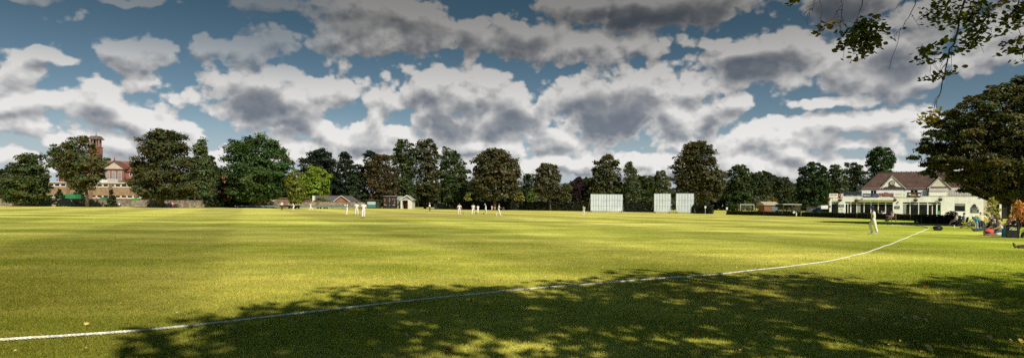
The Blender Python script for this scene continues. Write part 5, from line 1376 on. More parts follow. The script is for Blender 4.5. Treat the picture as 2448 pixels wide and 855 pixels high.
t = thing('standpipe', 'white watering stand at the right end of the first low hedge', 'standpipe', GD(1903, 113))
MB().tube([(0, 0, 0), (0, 0, .85), (-.35, 0, 1.0), (-.6, 0, .8)], .05, 6).tube([(.12, 0, 0), (.12, 0, .7)], .04, 6).build('pipe', WHITE, t)
MB().ell((-.45, 0, .75), (.22, .15, .15), 8, 6).build('tank', WHITE, t)
t = thing('gate_post', 'short pale gate posts in the gap between the two low hedges', 'gate post', GD(1919, 115))
MB().box(-.35, -.22, -.06, .06, 0, .85).box(.2, .33, -.06, .06, 0, .85).build('post', mat('yellow_post', (.55, .52, .28), .7, .1), t)
# wooden fence and lamp pole left of the pavilion
t = thing('board_fence', 'brown board fence behind the parked cars left of the pavilion', 'fence', GD(1952, 140))
w = lx(1978, 1930, 140) / 2; mb = MB()
for i in range(22): mb.box(-w + i * w / 11, -w + (i + .93) * w / 11, 0, .03, 0, 1.9 + .02 * (i % 2))
mb.build('boards', mat('fence_boards', (.055, .04, .03), .85, .25, 3), t)
MB().box(-w, w, .032, .08, .5, .6).box(-w, w, .032, .08, 1.4, 1.5).build('rail', WOOD, t)

# parked cars
def car(label, x, d, rz, paint):
    t = thing('parked_car', label, 'car', GD(x, d), rz, 'cars parked left of the pavilion')
    def body(w, zs):
        prof = [(-2.1, .35), (2.05, .35), (2.12, .6), (2.0, .82), (1.15, .95), (-1.85, .98), (-2.12, .8)]
        return MB().prism(prof, 1, -w, w)
    body(.86, 0).build('body', paint, t, bevel=.07)
    cabn = MB(); lo = [(-1.75, .96), (1.2, .94)]; 
    vs = [(-1.8, -.78, .97), (1.2, -.78, .94), (.35, -.62, 1.45), (-1.2, -.62, 1.47), (-1.8, .78, .97), (1.2, .78, .94), (.35, .62, 1.45), (-1.2, .62, 1.47)]
    cabn.add(vs, [(0, 1, 2, 3), (7, 6, 5, 4), (1, 5, 6, 2), (0, 3, 7, 4), (3, 2, 6, 7), (0, 4, 5, 1)])
    cabn.build('cabin_glass', mat_glass('car_glass', (.03, .05, .06)), t)
    MB().add([(-1.24, -.63, 1.46), (.38, -.63, 1.44), (.38, .63, 1.44), (-1.24, .63, 1.46), (-1.2, -.58, 1.5), (.3, -.58, 1.48), (.3, .58, 1.48), (-1.2, .58, 1.5)], [(0, 3, 2, 1), (4, 5, 6, 7), (0, 1, 5, 4), (1, 2, 6, 5), (2, 3, 7, 6), (3, 0, 4, 7)]).build('roof', paint, t)
    pl = MB()
    for s_ in (-1, 1):
        for (p, q) in (((-1.8, .79, .97), (-1.2, .63, 1.46)), ((1.22, .79, .94), (.36, .63, 1.45)), ((-.4, .79, .97), (-.4, .63, 1.46))): pl.tube([(p[0], s_ * p[1], p[2]), (q[0], s_ * q[1], q[2])], .035, 6)
    pl.build('pillar', paint, t)
    for xx in (-1.35, 1.3):
        for s_ in (-1, 1):
            w_ = MB().tube([(xx, s_ * .72, .33), (xx, s_ * .88, .33)], .33, 18).build('wheel', mat('tyre', (.02, .02, .02), .9, .1), t)
            MB().tube([(xx, s_ * .881, .33), (xx, s_ * .89, .33)], .2, 14).build('rim', GREY, w_)
    for s_ in (-1, 1):
        MB().ell((2.02, s_ * .62, .68), (.1, .2, .1), 8, 6).build('headlight', mat('lamp_glass', (.6, .62, .62), .15, .05), t)
        MB().ell((-2.06, s_ * .66, .78), (.06, .16, .12), 8, 6).build('tail_light', mat('red_lamp', (.25, .01, .01), .2, .05), t)
        MB().ell((.9, s_ * .93, 1.0), (.08, .1, .07), 8, 6).build('mirror', paint, t)
def cpaint(n, c): return mat(n, c, .25, .04, 2, spec=.6)
car('pale blue hatchback parked left of the pavilion', 1950, 129, R(182), cpaint('pale_blue_paint', (.30, .42, .50)))
car('teal blue car parked nearest the pavilion corner', 1967, 127, R(176), cpaint('teal_paint', (.05, .24, .36)))
t = thing('van', 'white van roof showing behind the teal car at the pavilion corner', 'van', GD(1972, 138), R(178))
MB().prism([(-2.4, .4), (2.3, .4), (2.4, .9), (1.7, 1.3), (1.2, 2.25), (-2.4, 2.3)], 1, -.9, .9).build('body', WHITE, t, bevel=.06)
MB().prism([(1.32, 1.35), (1.75, 1.33), (1.25, 2.05)], 1, -.915, .915).build('side_window', GLASS, t)
for xx in (-1.5, 1.5):
    for s_ in (-1, 1): MB().tube([(xx, s_ * .75, .34), (xx, s_ * .93, .34)], .34, 16).build('wheel', mat('tyre', ()), t)
# ---------------------------------------------------------------- people
def skin_mesh(name, verts, edges, radii, m, parent, root=0, sub=1):
    me = bpy.data.meshes.new(name)
    me.from_pydata([tuple(v) for v in verts], edges, [])
    o = bpy.data.objects.new('tmp_' + name, me); C.objects.link(o)
    md = o.modifiers.new('s', 'SKIN'); md.use_smooth_shade = True; md.branch_smoothing = .6
    for i, d_ in enumerate(me.skin_vertices[0].data):
        rr_ = radii[i]; d_.radius = rr_ if hasattr(rr_, '__len__') else (rr_, rr_); d_.use_root = (i == root)
    if sub: o.modifiers.new('u', 'SUBSURF').levels = sub
    dg = bpy.context.evaluated_depsgraph_get()
    m2 = bpy.data.meshes.new_from_object(o.evaluated_get(dg)); m2.name = name
    bpy.data.objects.remove(o); bpy.data.meshes.remove(me)
    m2.materials.clear(); m2.materials.append(m)
    r_ = bpy.data.objects.new(name, m2); C.objects.link(r_); r_.parent = parent
    return r_

def SKIN(n, c): return mat('skin_' + n, c, .6, .05, 12)
SK_L, SK_T, SK_D = SKIN('light', (.55, .33, .24)), SKIN('tan', (.40, .215, .13)), SKIN('dark', (.07, .04, .028))
def CL(n, c, v=.07): return mat('cloth_' + n, c, .9, v, 7)
CRK = CL('cricket_white', (.76, .75, .69)); BLACK = CL('black', (.02, .02, .023)); NAVYC = CL('navy', (.03, .04, .09)); PALEB = CL('pale_blue', (.55, .60, .72)); TEAL = CL('teal', (.02, .33, .42)); YEL = CL('pale_yellow', (.80, .72, .42))
LAV = CL('lavender_white', (.68, .66, .80)); PINKC = CL('pink', (.75, .30, .42)); DENIM = CL('denim', (.06, .09, .16)); TANC = CL('tan', (.42, .33, .20)); MARC = CL('maroon', (.20, .04, .06)); GREYC = CL('grey', (.25, .25, .27)); WHITEC = CL('white', (.78, .78, .76)); REDC = CL('red', (.60, .09, .07)); OLV = CL('olive', (.12, .12, .07))
HAIR = {'brown': mat('hair_brown', (.05, .03, .018), .6, .3, 30), 'black': mat('hair_black', (.012, .01, .009), .5, .3, 30), 'blond': mat('hair_blond', (.58, .42, .22), .6, .2, 30), 'grey': mat('hair_grey', (.38, .37, .35), .6, .2, 30)}
SHOE_W, SHOE_D, SHOE_B = mat('shoe_white', (.70, .70, .68), .6, .1, 8), mat('shoe_dark', (.025, .024, .024), .5, .1, 8), mat('shoe_brown', (.10, .055, .03), .6, .2, 8)
EYEM = mat('eye_dark', (.02, .015, .012), .2, .1, 8)

def person(label, loc, h=1.76, face=0, lean=0., legs=((0, 0), (0, 0)), arms=((5, 10, 12), (5, 10, 12)), hipz=None, skin=SK_L, top=CRK, sleeve=.5, bottom=CRK, shorts=False,
           hair='brown', hat=None, shoes=SHOE_W, head_tilt=0., long_hair=False, spread=.0, build=1.0, group=None, twist=0., name='person', pads=False, bald=False):
    """face: the way the figure looks, degrees from towards the camera (-Y), counter-clockwise seen from above.
    legs: (hip pitch forward, knee bend); arms: (shoulder pitch forward, raise to the side, elbow bend); degrees"""
    s = h / 1.75
    face -= math.degrees(math.atan2(loc[0], loc[1]))          # from the figure's own bearing
    t = thing(name, label, 'person', loc, R(face), group)
    lr_ = R(lean)
    U = Vector((0, -math.sin(lr_), math.cos(lr_))); Fw = Vector((0, -math.cos(lr_), -math.sin(lr_)))
    sh, th, ft = .43, .44, .075
    def leg_pts(a, k, side, pz):
        a_, b_ = R(a), R(a - k)
        hp = Vector((side * .095, 0, pz)); sp = R(spread) * side
        kn = hp + Vector((math.sin(sp) * th, -math.sin(a_) * th * math.cos(sp), -math.cos(a_) * th * math.cos(sp)))
        an = kn + Vector((math.sin(sp) * sh * .4, -math.sin(b_) * sh, -math.cos(b_) * sh))
        fp = max(-.35, min(1.3, b_ * .55)) if b_ < .3 else b_ * .9
        toe = an + Vector((0, -math.cos(fp) * .19, math.sin(fp) * .19 - .045))
        return hp, kn, an, toe
    if hipz is None:
        low = 9
        for (a, k), sd_ in zip(legs, (-1, 1)):
            hp, kn, an, toe = leg_pts(a, k, sd_, 0); low = min(low, an.z - ft, toe.z - .03)
        hipz = -low
    else: hipz = hipz / s
    pel = Vector((0, 0, hipz + .03))
    V, E, Rd = [], [], []
    def add(p, r_, par=None):
        V.append(Vector(p)); Rd.append(r_)
        if par is not None: E.append((par, len(V) - 1))
        return len(V) - 1
    w = build
    PEL = add(pel, (.125 * w, .09 * w)); SP = add(pel + U * .19, (.115 * w, .085 * w), PEL); CH = add(pel + U * .36, (.135 * w, .09 * w), SP)
    NB = add(pel + U * .47, (.075, .07), CH); hd = R(lean * .6 + head_tilt); HU = Vector((0, -math.sin(hd), math.cos(hd))); HF = Vector((0, -math.cos(hd), -math.sin(hd)))
    NK = add(pel + U * .53, .052, NB); jaw = V[NK] + HU * .07 + HF * .02; HL = add(jaw, (.066, .072), NK); HM = add(jaw + HU * .085 + HF * .004, (.078, .092), HL); HT = add(jaw + HU * .165, (.056, .066), HM)
    NO = add(jaw + HU * .055 + HF * .078, .016, HL); V[NO] = jaw + HU * .05 + HF * .098
    head_c = jaw + HU * .09
    limb = {}
    for nm, sd_, (a, k) in (('l', -1, legs[0]), ('r', 1, legs[1])):
        hp, kn, an, toe = leg_pts(a, k, sd_, hipz)
        q = add(hp, .078 * w, PEL); q1 = add(hp.lerp(kn, .5), .068 * w, q); q2 = add(kn, .057, q1); q3 = add(kn.lerp(an, .38), .056, q2); q4 = add(an, .038, q3); q5 = add(toe, (.034, .026), q4)
        limb['leg' + nm] = (hp, kn, an, toe)
    tips = {}
    for nm, sd_, (a, b_, e) in (('l', -1, arms[0]), ('r', 1, arms[1])):
        sp_ = V[CH] + U * .075 + Vector((sd_ * .19 * w, 0, 0))
        def dirn(ang, ab): 
            g_ = R(ang); return (Vector((sd_ * math.sin(R(ab)), 0, 0)) + (Fw * math.sin(g_) - U * math.cos(g_)) * math.cos(R(ab)))
        el_ = sp_ + dirn(a, b_) * .29; wr = el_ + dirn(a + e, b_ * .35) * .25; d2 = (wr - el_).normalized()
        q = add(sp_, .056 * w, CH); q1 = add(sp_.lerp(el_, .5), .047 * w, q); q2 = add(el_, .038, q1); q3 = add(el_.lerp(wr, .4), .037, q2); q4 = add(wr, .025, q3)
        pm = wr + d2 * .06; q5 = add(pm, (.036, .02), q4)
        xd = d2.cross(Vector((0, 0, 1))); xd = xd.normalized() if xd.length > .1 else Vector((1, 0, 0)); yd = d2.cross(xd)
        for f_ in range(4):
            off = xd * (f_ - 1.5) * .021; L_ = (.066, .078, .074, .056)[f_]
            k1 = add(pm + off + d2 * .035, .0095, q5); k2 = add(pm + off * 1.05 + d2 * (.035 + L_ * .55) + yd * .008, .0085, k1); add(pm + off * 1.05 + d2 * (.035 + L_) + yd * .026, .0075, k2)
        k1 = add(wr + d2 * .03 + xd * .045 * sd_, .011, q4); add(wr + d2 * .075 + xd * .06 * sd_, .009, k1)
        limb['arm' + nm] = (sp_, el_, wr, pm)
    sc_ = [v * s for v in V]; rs = [tuple(x * s for x in r_) if hasattr(r_, '__len__') else r_ * s for r_ in Rd]
    body = skin_mesh('body', sc_, E, rs, skin, t)
    # shirt
    V2, E2, R2 = [], [], []
    def a2(p, r_, par=None):
        V2.append(Vector(p) * s); R2.append(tuple(x * s for x in r_) if hasattr(r_, '__len__') else r_ * s)
        if par is not None: E2.append((par, len(V2) - 1))
        return len(V2) - 1
    c0_ = a2(pel + U * (-.07), (.205 * w, .165 * w)); c1_ = a2(pel + U * .15, (.195 * w, .155 * w), c0_); c2_ = a2(pel + U * .36, (.205 * w, .150 * w), c1_); c3_ = a2(pel + U * .475, (.088, .084), c2_)
    for nm in 'lr':
        sp_, el_, wr, pm = limb['arm' + nm]
        if sleeve > 0:
            q = a2(sp_, .086 * w, c2_); 
            if sleeve <= .6: a2(sp_.lerp(el_, .85), .074 * w, q)
            else: q = a2(el_, .056 * w, q); a2(el_.lerp(wr, .92), .042, q)
        else: a2(sp_ + (V[CH] - sp_) * .25 + U * .03, .055, c2_)
    skin_mesh('shirt', V2, E2, R2, top, t)
    V2, E2, R2 = [], [], []
    c0_ = a2(pel + U * .12, (.180 * w, .140 * w)); c1_ = a2(pel - Vector((0, 0, .03)), (.185 * w, .145 * w), c0_)
    for nm in 'lr':
        hp, kn, an, toe = limb['leg' + nm]
        q = a2(hp + (kn - hp) * .08, .118 * w, c1_); q = a2(hp.lerp(kn, .5), .106 * w, q)
        if shorts: a2(hp.lerp(kn, .86), .086, q)
        else: q = a2(kn, .090, q); q = a2(kn.lerp(an, .4), .086, q); a2(kn.lerp(an, .94), .074, q)
    skin_mesh('shorts' if shorts else 'trousers', V2, E2, R2, bottom, t)
    # shoes
    for nm in 'lr':
        hp, kn, an, toe = limb['leg' + nm]
        dv_ = (toe - an); dd_ = dv_.normalized(); up_ = (Vector((0, 0, 1)) - dd_ * dd_.z); up_ = up_.normalized() if up_.length > .1 else Vector((0, 1, 0)); sd2 = dd_.cross(up_)
        Mx = Matrix((sd2, dd_, up_)).transposed()
        MB().ell((an.lerp(toe, .55)) * s + Vector((0, 0, -.005)), (.052 * s, .145 * s, .05 * s), 10, 6, Mx).build('shoe', shoes, t)
        if pads:
            pd = MB(); b0, b1 = an.lerp(kn, .05), kn + (kn - an) * .32; fr = Vector((0, -1, .0)) * .085
            pd.tube([(b0 + fr) * s, (b0.lerp(kn, .6) + fr) * s, (kn + fr) * s, (b1 + fr * .9) * s], [.07 * s, .085 * s, .095 * s, .085 * s], 8); pd.build('pad', WHITEC, t)
    # head details
    Hx = Vector((1, 0, 0)); Mh = Matrix((Hx, -HF, HU)).transposed()
    hc = head_c * s
    for sd_ in (-1, 1):
        MB().ell(hc + (Hx * sd_ * .031 + HF * .082 + HU * .0) * s, (.011 * s, .007 * s, .008 * s), 6, 4, Mh).build('eye', EYEM, t)
        MB().ell(hc + (Hx * sd_ * .083 - HF * .005 - HU * .005) * s, (.012 * s, .026 * s, .033 * s), 6, 4, Mh).build('ear', skin, t)
    MB().ell(hc + (HF * .088 - HU * .067) * s, (.024 * s, .008 * s, .006 * s), 6, 4, Mh).build('mouth', mat('lips', (.30, .12, .10), .5, .1), t)
    if not bald:
        hm = MB().ell(hc + (HU * .012 - HF * .012) * s, (.094 * s, .108 * s, .104 * s), 12, 6, Mh, z0=.05)
        hm.ell(hc + (-HF * .03 - HU * .02) * s, (.092 * s, .088 * s, .085 * s), 10, 6, Mh)
        if long_hair: hm.tube([hc + (-HF * .045) * s, hc + (-HF * .085 - HU * .1) * s, hc + (-HF * .095 - HU * .24) * s], [.085 * s, .095 * s, .06 * s], 10)
        hm.build('hair', HAIR[hair], t)
    else:
        MB().ell(hc + (-HF * .03 - HU * .03) * s, (.091 * s, .085 * s, .06 * s), 10, 6, Mh).build('hair', HAIR['grey'], t)
    if hat:
        kind, hmat = hat
        cp = MB().ell(hc + HU * .035 * s, (.102 * s, .115 * s, .10 * s), 14, 6, Mh, z0=.0)
        base = hc + HU * .04 * s
        if kind == 'cap': cp.ell(base + HF * .13 * s, (.082 * s, .10 * s, .014 * s), 12, 4, Mh)
        elif kind == 'sunhat': cp.ell(base, (.19 * s, .20 * s, .016 * s), 16, 4, Mh)
        cp.build('cap' if kind == 'cap' else 'hat', hmat, t)
    return t, {k: [t.matrix_basis @ (Vector(p) * s) for p in v] for k, v in limb.items()}

NAVYCAP = CL('navy_cap', (.02, .035, .13)); WCAP = CL('white_cap', (.76, .76, .74)); GCAP = CL('dark_green_cap', (.03, .07, .04))
PL = 'cricketers in whites'
walk = lambda a, b_, k1=8, k2=18: ((a, k1), (b_, k2))
# the near fielder
def at(x, y, hpx, dx=0): 
    """ground point for a figure whose feet are seen at x, y"""
    return G(x, y)
person('fielder in whites and a navy cap walking near the boundary rope', at(2088, 560.5, 66), 1.80, face=-76, lean=4, legs=((24, 42), (-10, 6)), arms=((-4, 9, 10), (16, 9, 12)), skin=SK_D, top=CRK, sleeve=.55, hair='black', hat=('cap', NAVYCAP), shoes=mat('shoe_white_grey', (.55, .55, .53), .6, .25, 14), head_tilt=6, build=1.02, group=PL)
# bowler's end, left of centre
person('umpire in white top and black trousers with hands on hips at left', GD(674, 138), 1.80, 15, legs=((3, 2), (-3, 2)), arms=((-18, 38, 55), (-18, 38, 55)), top=CL('umpire_white', (.70, .74, .80)), bottom=BLACK, hat=('sunhat', WCAP), shoes=SHOE_D)
person('cricketer in whites bending forward under the pale green bush, left field', GD(703, 139), 1.74, -70, lean=32, legs=((28, 24), (20, 22)), arms=((60, 6, 20), (60, 6, 20)), group=PL, head_tilt=-15)
person('cricketer in whites crouching side on before the low brick wall', GD(743, 134), 1.80, -80, lean=10, legs=((-18, 40), (22, 20)), arms=((50, 8, 75), (45, 8, 80)), group=PL, hair='black', skin=SK_T)
person('bowler in whites following through with one leg behind', GD(829, 88), 1.80, -40, lean=8, legs=((-24, 8), (18, 6)), arms=((75, 10, 60), (60, 10, 75)), skin=SK_T, group=PL, hair='brown', spread=4)
person('cricketer in whites with back turned beside the nearest left fielder', GD(852.5, 84), 1.82, 172, legs=((4, 2), (-4, 4)), arms=((0, 16, 8), (4, 14, 10)), hair='black', group=PL, spread=7, build=1.05)
person('cricketer in whites with dark hair, nearest of the left group', GD(869, 68.5), 1.84, 178, legs=((10, 6), (-8, 12)), arms=((-6, 15, 8), (10, 14, 12)), hair='black', shoes=SHOE_D, group=PL, build=1.06)
# centre
person('umpire in pale top, white hat and black trousers standing alone left of centre', GD(1027.5, 125), 1.84, -120, legs=((3, 3), (-4, 4)), arms=((8, 6, 50), (8, 6, 50)), top=CL('umpire_white', ()), bottom=BLACK, hat=('sunhat', WCAP), shoes=SHOE_W, lean=4)
person('cricketer in cream whites with arms held out wide, left of the stumps', GD(1098, 100), 1.80, 8, legs=((10, 6), (-12, 8)), arms=((6, 28, 6), (6, 30, 6)), spread=6, top=CL('cream_white', (.78, .70, .60)), bottom=CL('cream_white', ()), group=PL)
person('cricketer in whites striding away from the camera right of the stumps', GD(1131, 99), 1.84, 165, legs=((22, 8), (-18, 10)), arms=((-15, 14, 20), (15, 14, 20)), group=PL, hair='black', build=1.06)
person('slight cricketer in whites further back behind the striding one', GD(1142.5, 116), 1.60, -160, legs=((8, 6), (-8, 8)), arms=((0, 6, 40), (4, 6, 40)), group=PL)
person('cricketer in whites and a pale cap looking down at the dark helmet', GD(1161.5, 107), 1.80, -90, lean=6, legs=((3, 2), (-5, 4)), arms=((5, 8, 20), (8, 8, 25)), hat=('cap', WCAP), head_tilt=24, group=PL)
person('cricketer in whites walking to the right, nearest of the centre group', GD(1192, 90), 1.86, 82, legs=((22, 6), (-20, 14)), arms=((30, 6, 70), (25, 6, 75)), group=PL, hair='brown', skin=SK_T, lean=3)
person('lone fielder in whites bending slightly at the left of the double sight screen', GD(1396, 109), 1.72, -50, lean=18, legs=((22, 30), (6, 18)), arms=((-25, 32, 70), (-20, 36, 70)), group=PL)
# spectators far off
person('person in pink top and dark leggings walking by the far wall', GD(413, 140), 1.62, 30, legs=((10, 8), (-10, 14)), arms=((5, 20, 60), (-5, 18, 60)), top=PINKC, bottom=MARC, hair='brown', shoes=SHOE_W)
BLK_T = mat('chair_frame', (.03, .03, .03), .5, .1)
def chair(label, p, face, h=.44, m=None, group=None, recline=12):
    face -= math.degrees(math.atan2(p[0], p[1]))
    t = thing('folding_chair', label, 'chair', p, R(face), group)
    m = m or NAVYC
    MB().box(-.26, .26, -.24, .24, h - .03, h).build('seat', m, t)
    a = R(recline); y0 = .25
    MB().add([(-.26, y0, h - .02), (.26, y0, h - .02), (.26, y0 + .5 * math.sin(a), h + .5 * math.cos(a)), (-.26, y0 + .5 * math.sin(a), h + .5 * math.cos(a)), (-.26, y0 + .03, h - .02), (.26, y0 + .03, h - .02), (.26, y0 + .03 + .5 * math.sin(a), h + .5 * math.cos(a)), (-.26, y0 + .03 + .5 * math.sin(a), h + .5 * math.cos(a))], [(0, 1, 2, 3), (7, 6, 5, 4), (0, 4, 5, 1), (1, 5, 6, 2), (2, 6, 7, 3), (3, 7, 4, 0)]).build('backrest', m, t)
    for sx_ in (-1, 1):
        MB().tube([(sx_ * .27, -.24, 0), (sx_ * .27, .28, h + .02)], .014, 6).build('leg', BLK_T, t); MB().tube([(sx_ * .275, .26, 0), (sx_ * .275, -.2, h)], .014, 6).build('leg', BLK_T, t)
        MB().box(sx_ * .29 - .025, sx_ * .29 + .025, -.22, .26, h + .2, h + .225).build('armrest', BLK_T, t)
    return t
def fwd(p, face, k):                                       # a point k metres in front of somebody facing `face`
    a = R(face); return p + Vector((math.sin(a), -math.cos(a), 0)) * k
SEAT = ((82, 78), (78, 74)); GROUND = ((84, 22), (80, 30)); LYING = ((86, 4), (84, 10)); LAPARM = ((10, 8, 48), (14, 8, 42))
p = GD(285, 155)
chair('dark folding chair against the foot of the left wall', p, -20); person('person in a pale blue shirt sitting at the foot of the left wall', p, 1.72, -20, lean=-8, legs=SEAT, arms=LAPARM, hipz=.53, top=PALEB, bottom=NAVYC, shoes=SHOE_D)
person('child in a white top standing far off before the middle hedge, left of a pair', GD(1176, 176), 1.45, 20, legs=((3, 2), (-4, 3)), top=CL('pale_pink', (.7, .55, .52)), bottom=CL('pale_pink', ()), shoes=SHOE_D)
person('person in a dark top and pale shorts standing far off before the middle hedge', GD(1183, 170), 1.72, -15, legs=((5, 3), (-4, 3)), top=BLACK, bottom=CL('khaki', (.5, .44, .36)), shorts=True, shoes=SHOE_D)
p = GD(1203, 168)
person('person crouching low at the foot of the middle hedge', p, 1.65, 30, lean=25, legs=((95, 110), (80, 100)), arms=LAPARM, hipz=.35, top=NAVYC, bottom=DENIM, shoes=SHOE_W)

# ---------------------------------------------------------------- wickets and kit
STUMP = mat('stump_wood', (.42, .33, .18), .6, .1, 8)
def wicket(label, p, rz):
    t = thing('wicket', label, 'wicket', p, rz)
    for k in (-1, 0, 1): MB().lathe([(.019, 0), (.019, .69), (.012, .71)], (k * .1, 0, 0), 8).build('stump', STUMP, t)
    for k in (-1, 1): MB().tube([(k * .05 - .055, 0, .718), (k * .05 + .055, 0, .718)], .009, 6).build('bail', STUMP, t)
wicket('three wooden stumps beside the cricketer with arms out wide', GD(1107.3, 99), prz + R(90))
wicket('three wooden stumps beside the nearest of the left group', GD(860.5, 80), prz + R(90))
def helmet(label, p, c):
    t = thing('helmet', label, 'helmet', p); MB().ell((0, 0, .02), (.15, .18, .2), 12, 6, None, z0=.0).build('shell', c, t); MB().ell((0, -.16, .06), (.13, .1, .015), 10, 4).build('peak', c, t)
    g_ = MB()
    for z in (.0, .04): g_.tube([(-.12, -.13, z + .02), (0, -.22, z + .02), (.12, -.13, z + .02)], .008, 5)
    g_.build('grille', DKMET, t)
HELM = mat('helmet_green', (.02, .045, .03), .4, .1)
helmet('dark helmet on the grass left of the cricketer in the pale cap', GD(1156.2, 105), HELM); helmet('dark helmet on the grass behind the striding cricketer', GD(1138, 107), HELM)
t = thing('cricket_bat', 'wooden bat leaning at the foot of the cricketer turned away at left', 'bat', GD(861.5, 83.5), 0)
MB().prism([(-.055, 0), (.055, 0), (.055, .56), (-.055, .56)], 1, -.02, .03).build('blade', mat('willow_wood', (.60, .47, .26), .6, .1, 6), t, bevel=.01); MB().tube([(0, .005, .56), (0, .005, .86)], .017, 8).build('handle', DKMET, t)

# ---------------------------------------------------------------- bench with two people by the low hedge
bp_ = GD(2130, 80.5); bf = -72; bz_ = math.degrees(math.atan2(bp_.x, bp_.y))
t = thing('garden_bench', 'wooden bench on the grass before the low hedge with two people on it', 'bench', bp_, R(bf - bz_))
BW = mat('bench_wood', (.20, .105, .06), .75, .2, 6, stretch=(1, 8, 8))
sb_ = MB()
for k in range(4): sb_.box(-.8, .8, -.25 + k * .13, -.14 + k * .13, .42, .45)
sb_.build('seat', BW, t)
sb_ = MB()
for k in range(4): sb_.box(-.8, .8, .28 + k * .018, .31 + k * .018, .52 + k * .11, .6 + k * .11)
sb_.build('backrest', BW, t)
for sx_ in (-1, 1):
    MB().box(sx_ * .8 - .035, sx_ * .8 + .035, -.25, -.18, 0, .62).build('leg', BW, t); MB().box(sx_ * .8 - .035, sx_ * .8 + .035, .27, .34, 0, .95).build('leg', BW, t); MB().box(sx_ * .8 - .04, sx_ * .8 + .04, -.28, .265, .621, .66).build('armrest', BW, t)
bx_ = Vector((math.cos(R(bf - bz_)), math.sin(R(bf - bz_)), 0))
person('person in a dark jacket leaning back on the garden bench with legs stretched out', bp_ - bx_ * .4, 1.76, bf, lean=-20, legs=((62, 40), (56, 34)), arms=((20, 8, 50), (20, 8, 50)), hipz=.53, top=CL('slate', (.09, .085, .13)), sleeve=.9, bottom=CL('taupe', (.20, .14, .10)), hair='brown', shoes=SHOE_B, head_tilt=10)
person('person in a pale pink shirt on the garden bench beside the dark jacket', bp_ + bx_ * .36, 1.72, bf, lean=-12, legs=SEAT, arms=((25, 10, 40), (25, 10, 40)), hipz=.53, top=CL('pale_pink', ()), sleeve=.5, bottom=CL('taupe', ()), hair='grey', shoes=SHOE_D)
# people on the terrace behind the long low hedge
for lb, x, d, top, hr, fc in (('drinker in navy on the terrace behind the near fielder\'s cap', 2100, 104, NAVYC, 'black', -40), ('drinker in lavender at a terrace table behind the hedge', 2113, 103, LAV, 'brown', 25), ('drinker in red sitting left of the one in lavender on the terrace', 2107, 103.6, MARC, 'grey', 60), ('drinker in black by the cream pier of the terrace', 2131, 102, BLACK, 'black', -20)):
    p = GD(x, d); chair('terrace chair under the ' + lb.split(' on the')[0].split(' at a')[0].split(' sitting')[0].split(' by the')[0], p, fc, m=GREYC, group='terrace chairs'); person(lb, p, 1.74, fc, lean=2, legs=SEAT, arms=LAPARM, hipz=.53, top=top, bottom=DENIM, hair=hr, shoes=SHOE_D)
# picnic tables on the terrace
def picnic(label, x, d, rz):
    t = thing('picnic_table', label, 'picnic table', GD(x, d), rz)
    tb = MB()
    for k in range(5): tb.box(-.9, .9, -.36 + k * .148, -.23 + k * .148, .72, .75)
    tb.build('tabletop', WOOD, t)
    for s_ in (-1, 1):
        b2 = MB().box(-.9, .9, s_ * .7 - .12, s_ * .7 + .12, .43, .46); b2.build('bench', WOOD, t)
        f = MB(); 
        f.tube([(s_ * .65, -.75, 0), (s_ * .65, -.22, .718)], .04, 6).tube([(s_ * .65, .75, 0), (s_ * .65, .22, .718)], .04, 6).tube([(s_ * .65, -.75, .4), (s_ * .65, .75, .4)], .035, 6); f.build('leg', WOOD, t)
picnic('wooden picnic table behind the nearest low hedge by the double doors', 2258, 80, R(15)); picnic('wooden picnic table on the terrace before the right row of windows', 2205, 97, R(-20))
t = thing('hoop_rack', 'grey metal hoop bike rack behind the nearest low hedge', 'bike rack', GD(2243, 79))
MB().tube([(.55 * math.cos(w_), 0, .02 + 1.05 * math.sin(w_)) for w_ in [math.pi * i / 12 for i in range(13)]], .035, 8).build('hoop', GREY, t)
MB().box(-.7, -.45, -.1, .1, 0, .03).box(.45, .7, -.1, .1, 0, .03).build('foot', GREY, t)

# ---------------------------------------------------------------- spectators under the great tree
SG = 'spectators sitting on the grass under the great tree'
def seated(label, x, d, face, hz_=.53, ch=None, chm=None, **k):
    p = GD(x, d)
    if ch: chair(ch, p, face, h=hz_ - .09, m=chm)
    kw = dict(lean=-6, legs=SEAT, arms=LAPARM); kw.update(k)
    person(label, p, face=face, hipz=hz_, **kw)
seated('man in white shirt and shorts on a chair left of all spectators', 2285, 61, -78, ch='dark folding chair at the left end of the spectators', top=CL('pale_shirt', (.62, .66, .74)), bottom=TANC, shorts=True, hair='brown', legs=((80, 66), (74, 60)), shoes=SHOE_W)
seated('man in a pale blue shirt sitting second from the left among the spectators', 2303, 60, -70, ch='navy folding chair, second from the left among the spectators', top=CL('mid_blue', (.22, .30, .48)), bottom=NAVYC, hair='black', skin=SK_T, shoes=SHOE_D)
seated('person in a white cap reclining with bare legs stretched to the left', 2317, 54, -84, .34, ch='low wooden deck chair under the person in the white cap', chm=CL('canvas', (.55, .45, .32)), lean=-32, top=CL('pale_shirt', ()), bottom=CL('khaki', ()), shorts=True, hat=('cap', WCAP), skin=SK_T, legs=((76, 30), (70, 40)), shoes=SHOE_W, head_tilt=20)
person('small blond child in a teal top standing with back turned among the spectators', GD(2334, 50.5), 1.14, 172, legs=((4, 3), (-4, 3)), arms=((10, 14, 70), (10, 14, 70)), top=TEAL, sleeve=.6, bottom=CL('pale_grey_blue', (.42, .45, .52)), hair='blond', shoes=SHOE_W)
seated('large man in a pale yellow shirt sitting upright behind the other spectators', 2344, 53.5, 5, .60, ch='tall dark folding chair under the large man in yellow', top=YEL, bottom=NAVYC, build=1.22, bald=True, h=1.95, arms=((12, 30, 35), (12, 30, 35)), lean=-2, skin=SK_L, shoes=SHOE_D)
seated('dark haired man in a black top reclining with jeans stretched to the left', 2360, 46.5, -80, .2, lean=-28, legs=LYING, top=BLACK, bottom=DENIM, hair='black', shoes=SHOE_D, arms=((-10, 20, 20), (-10, 20, 20)), skin=SK_T)
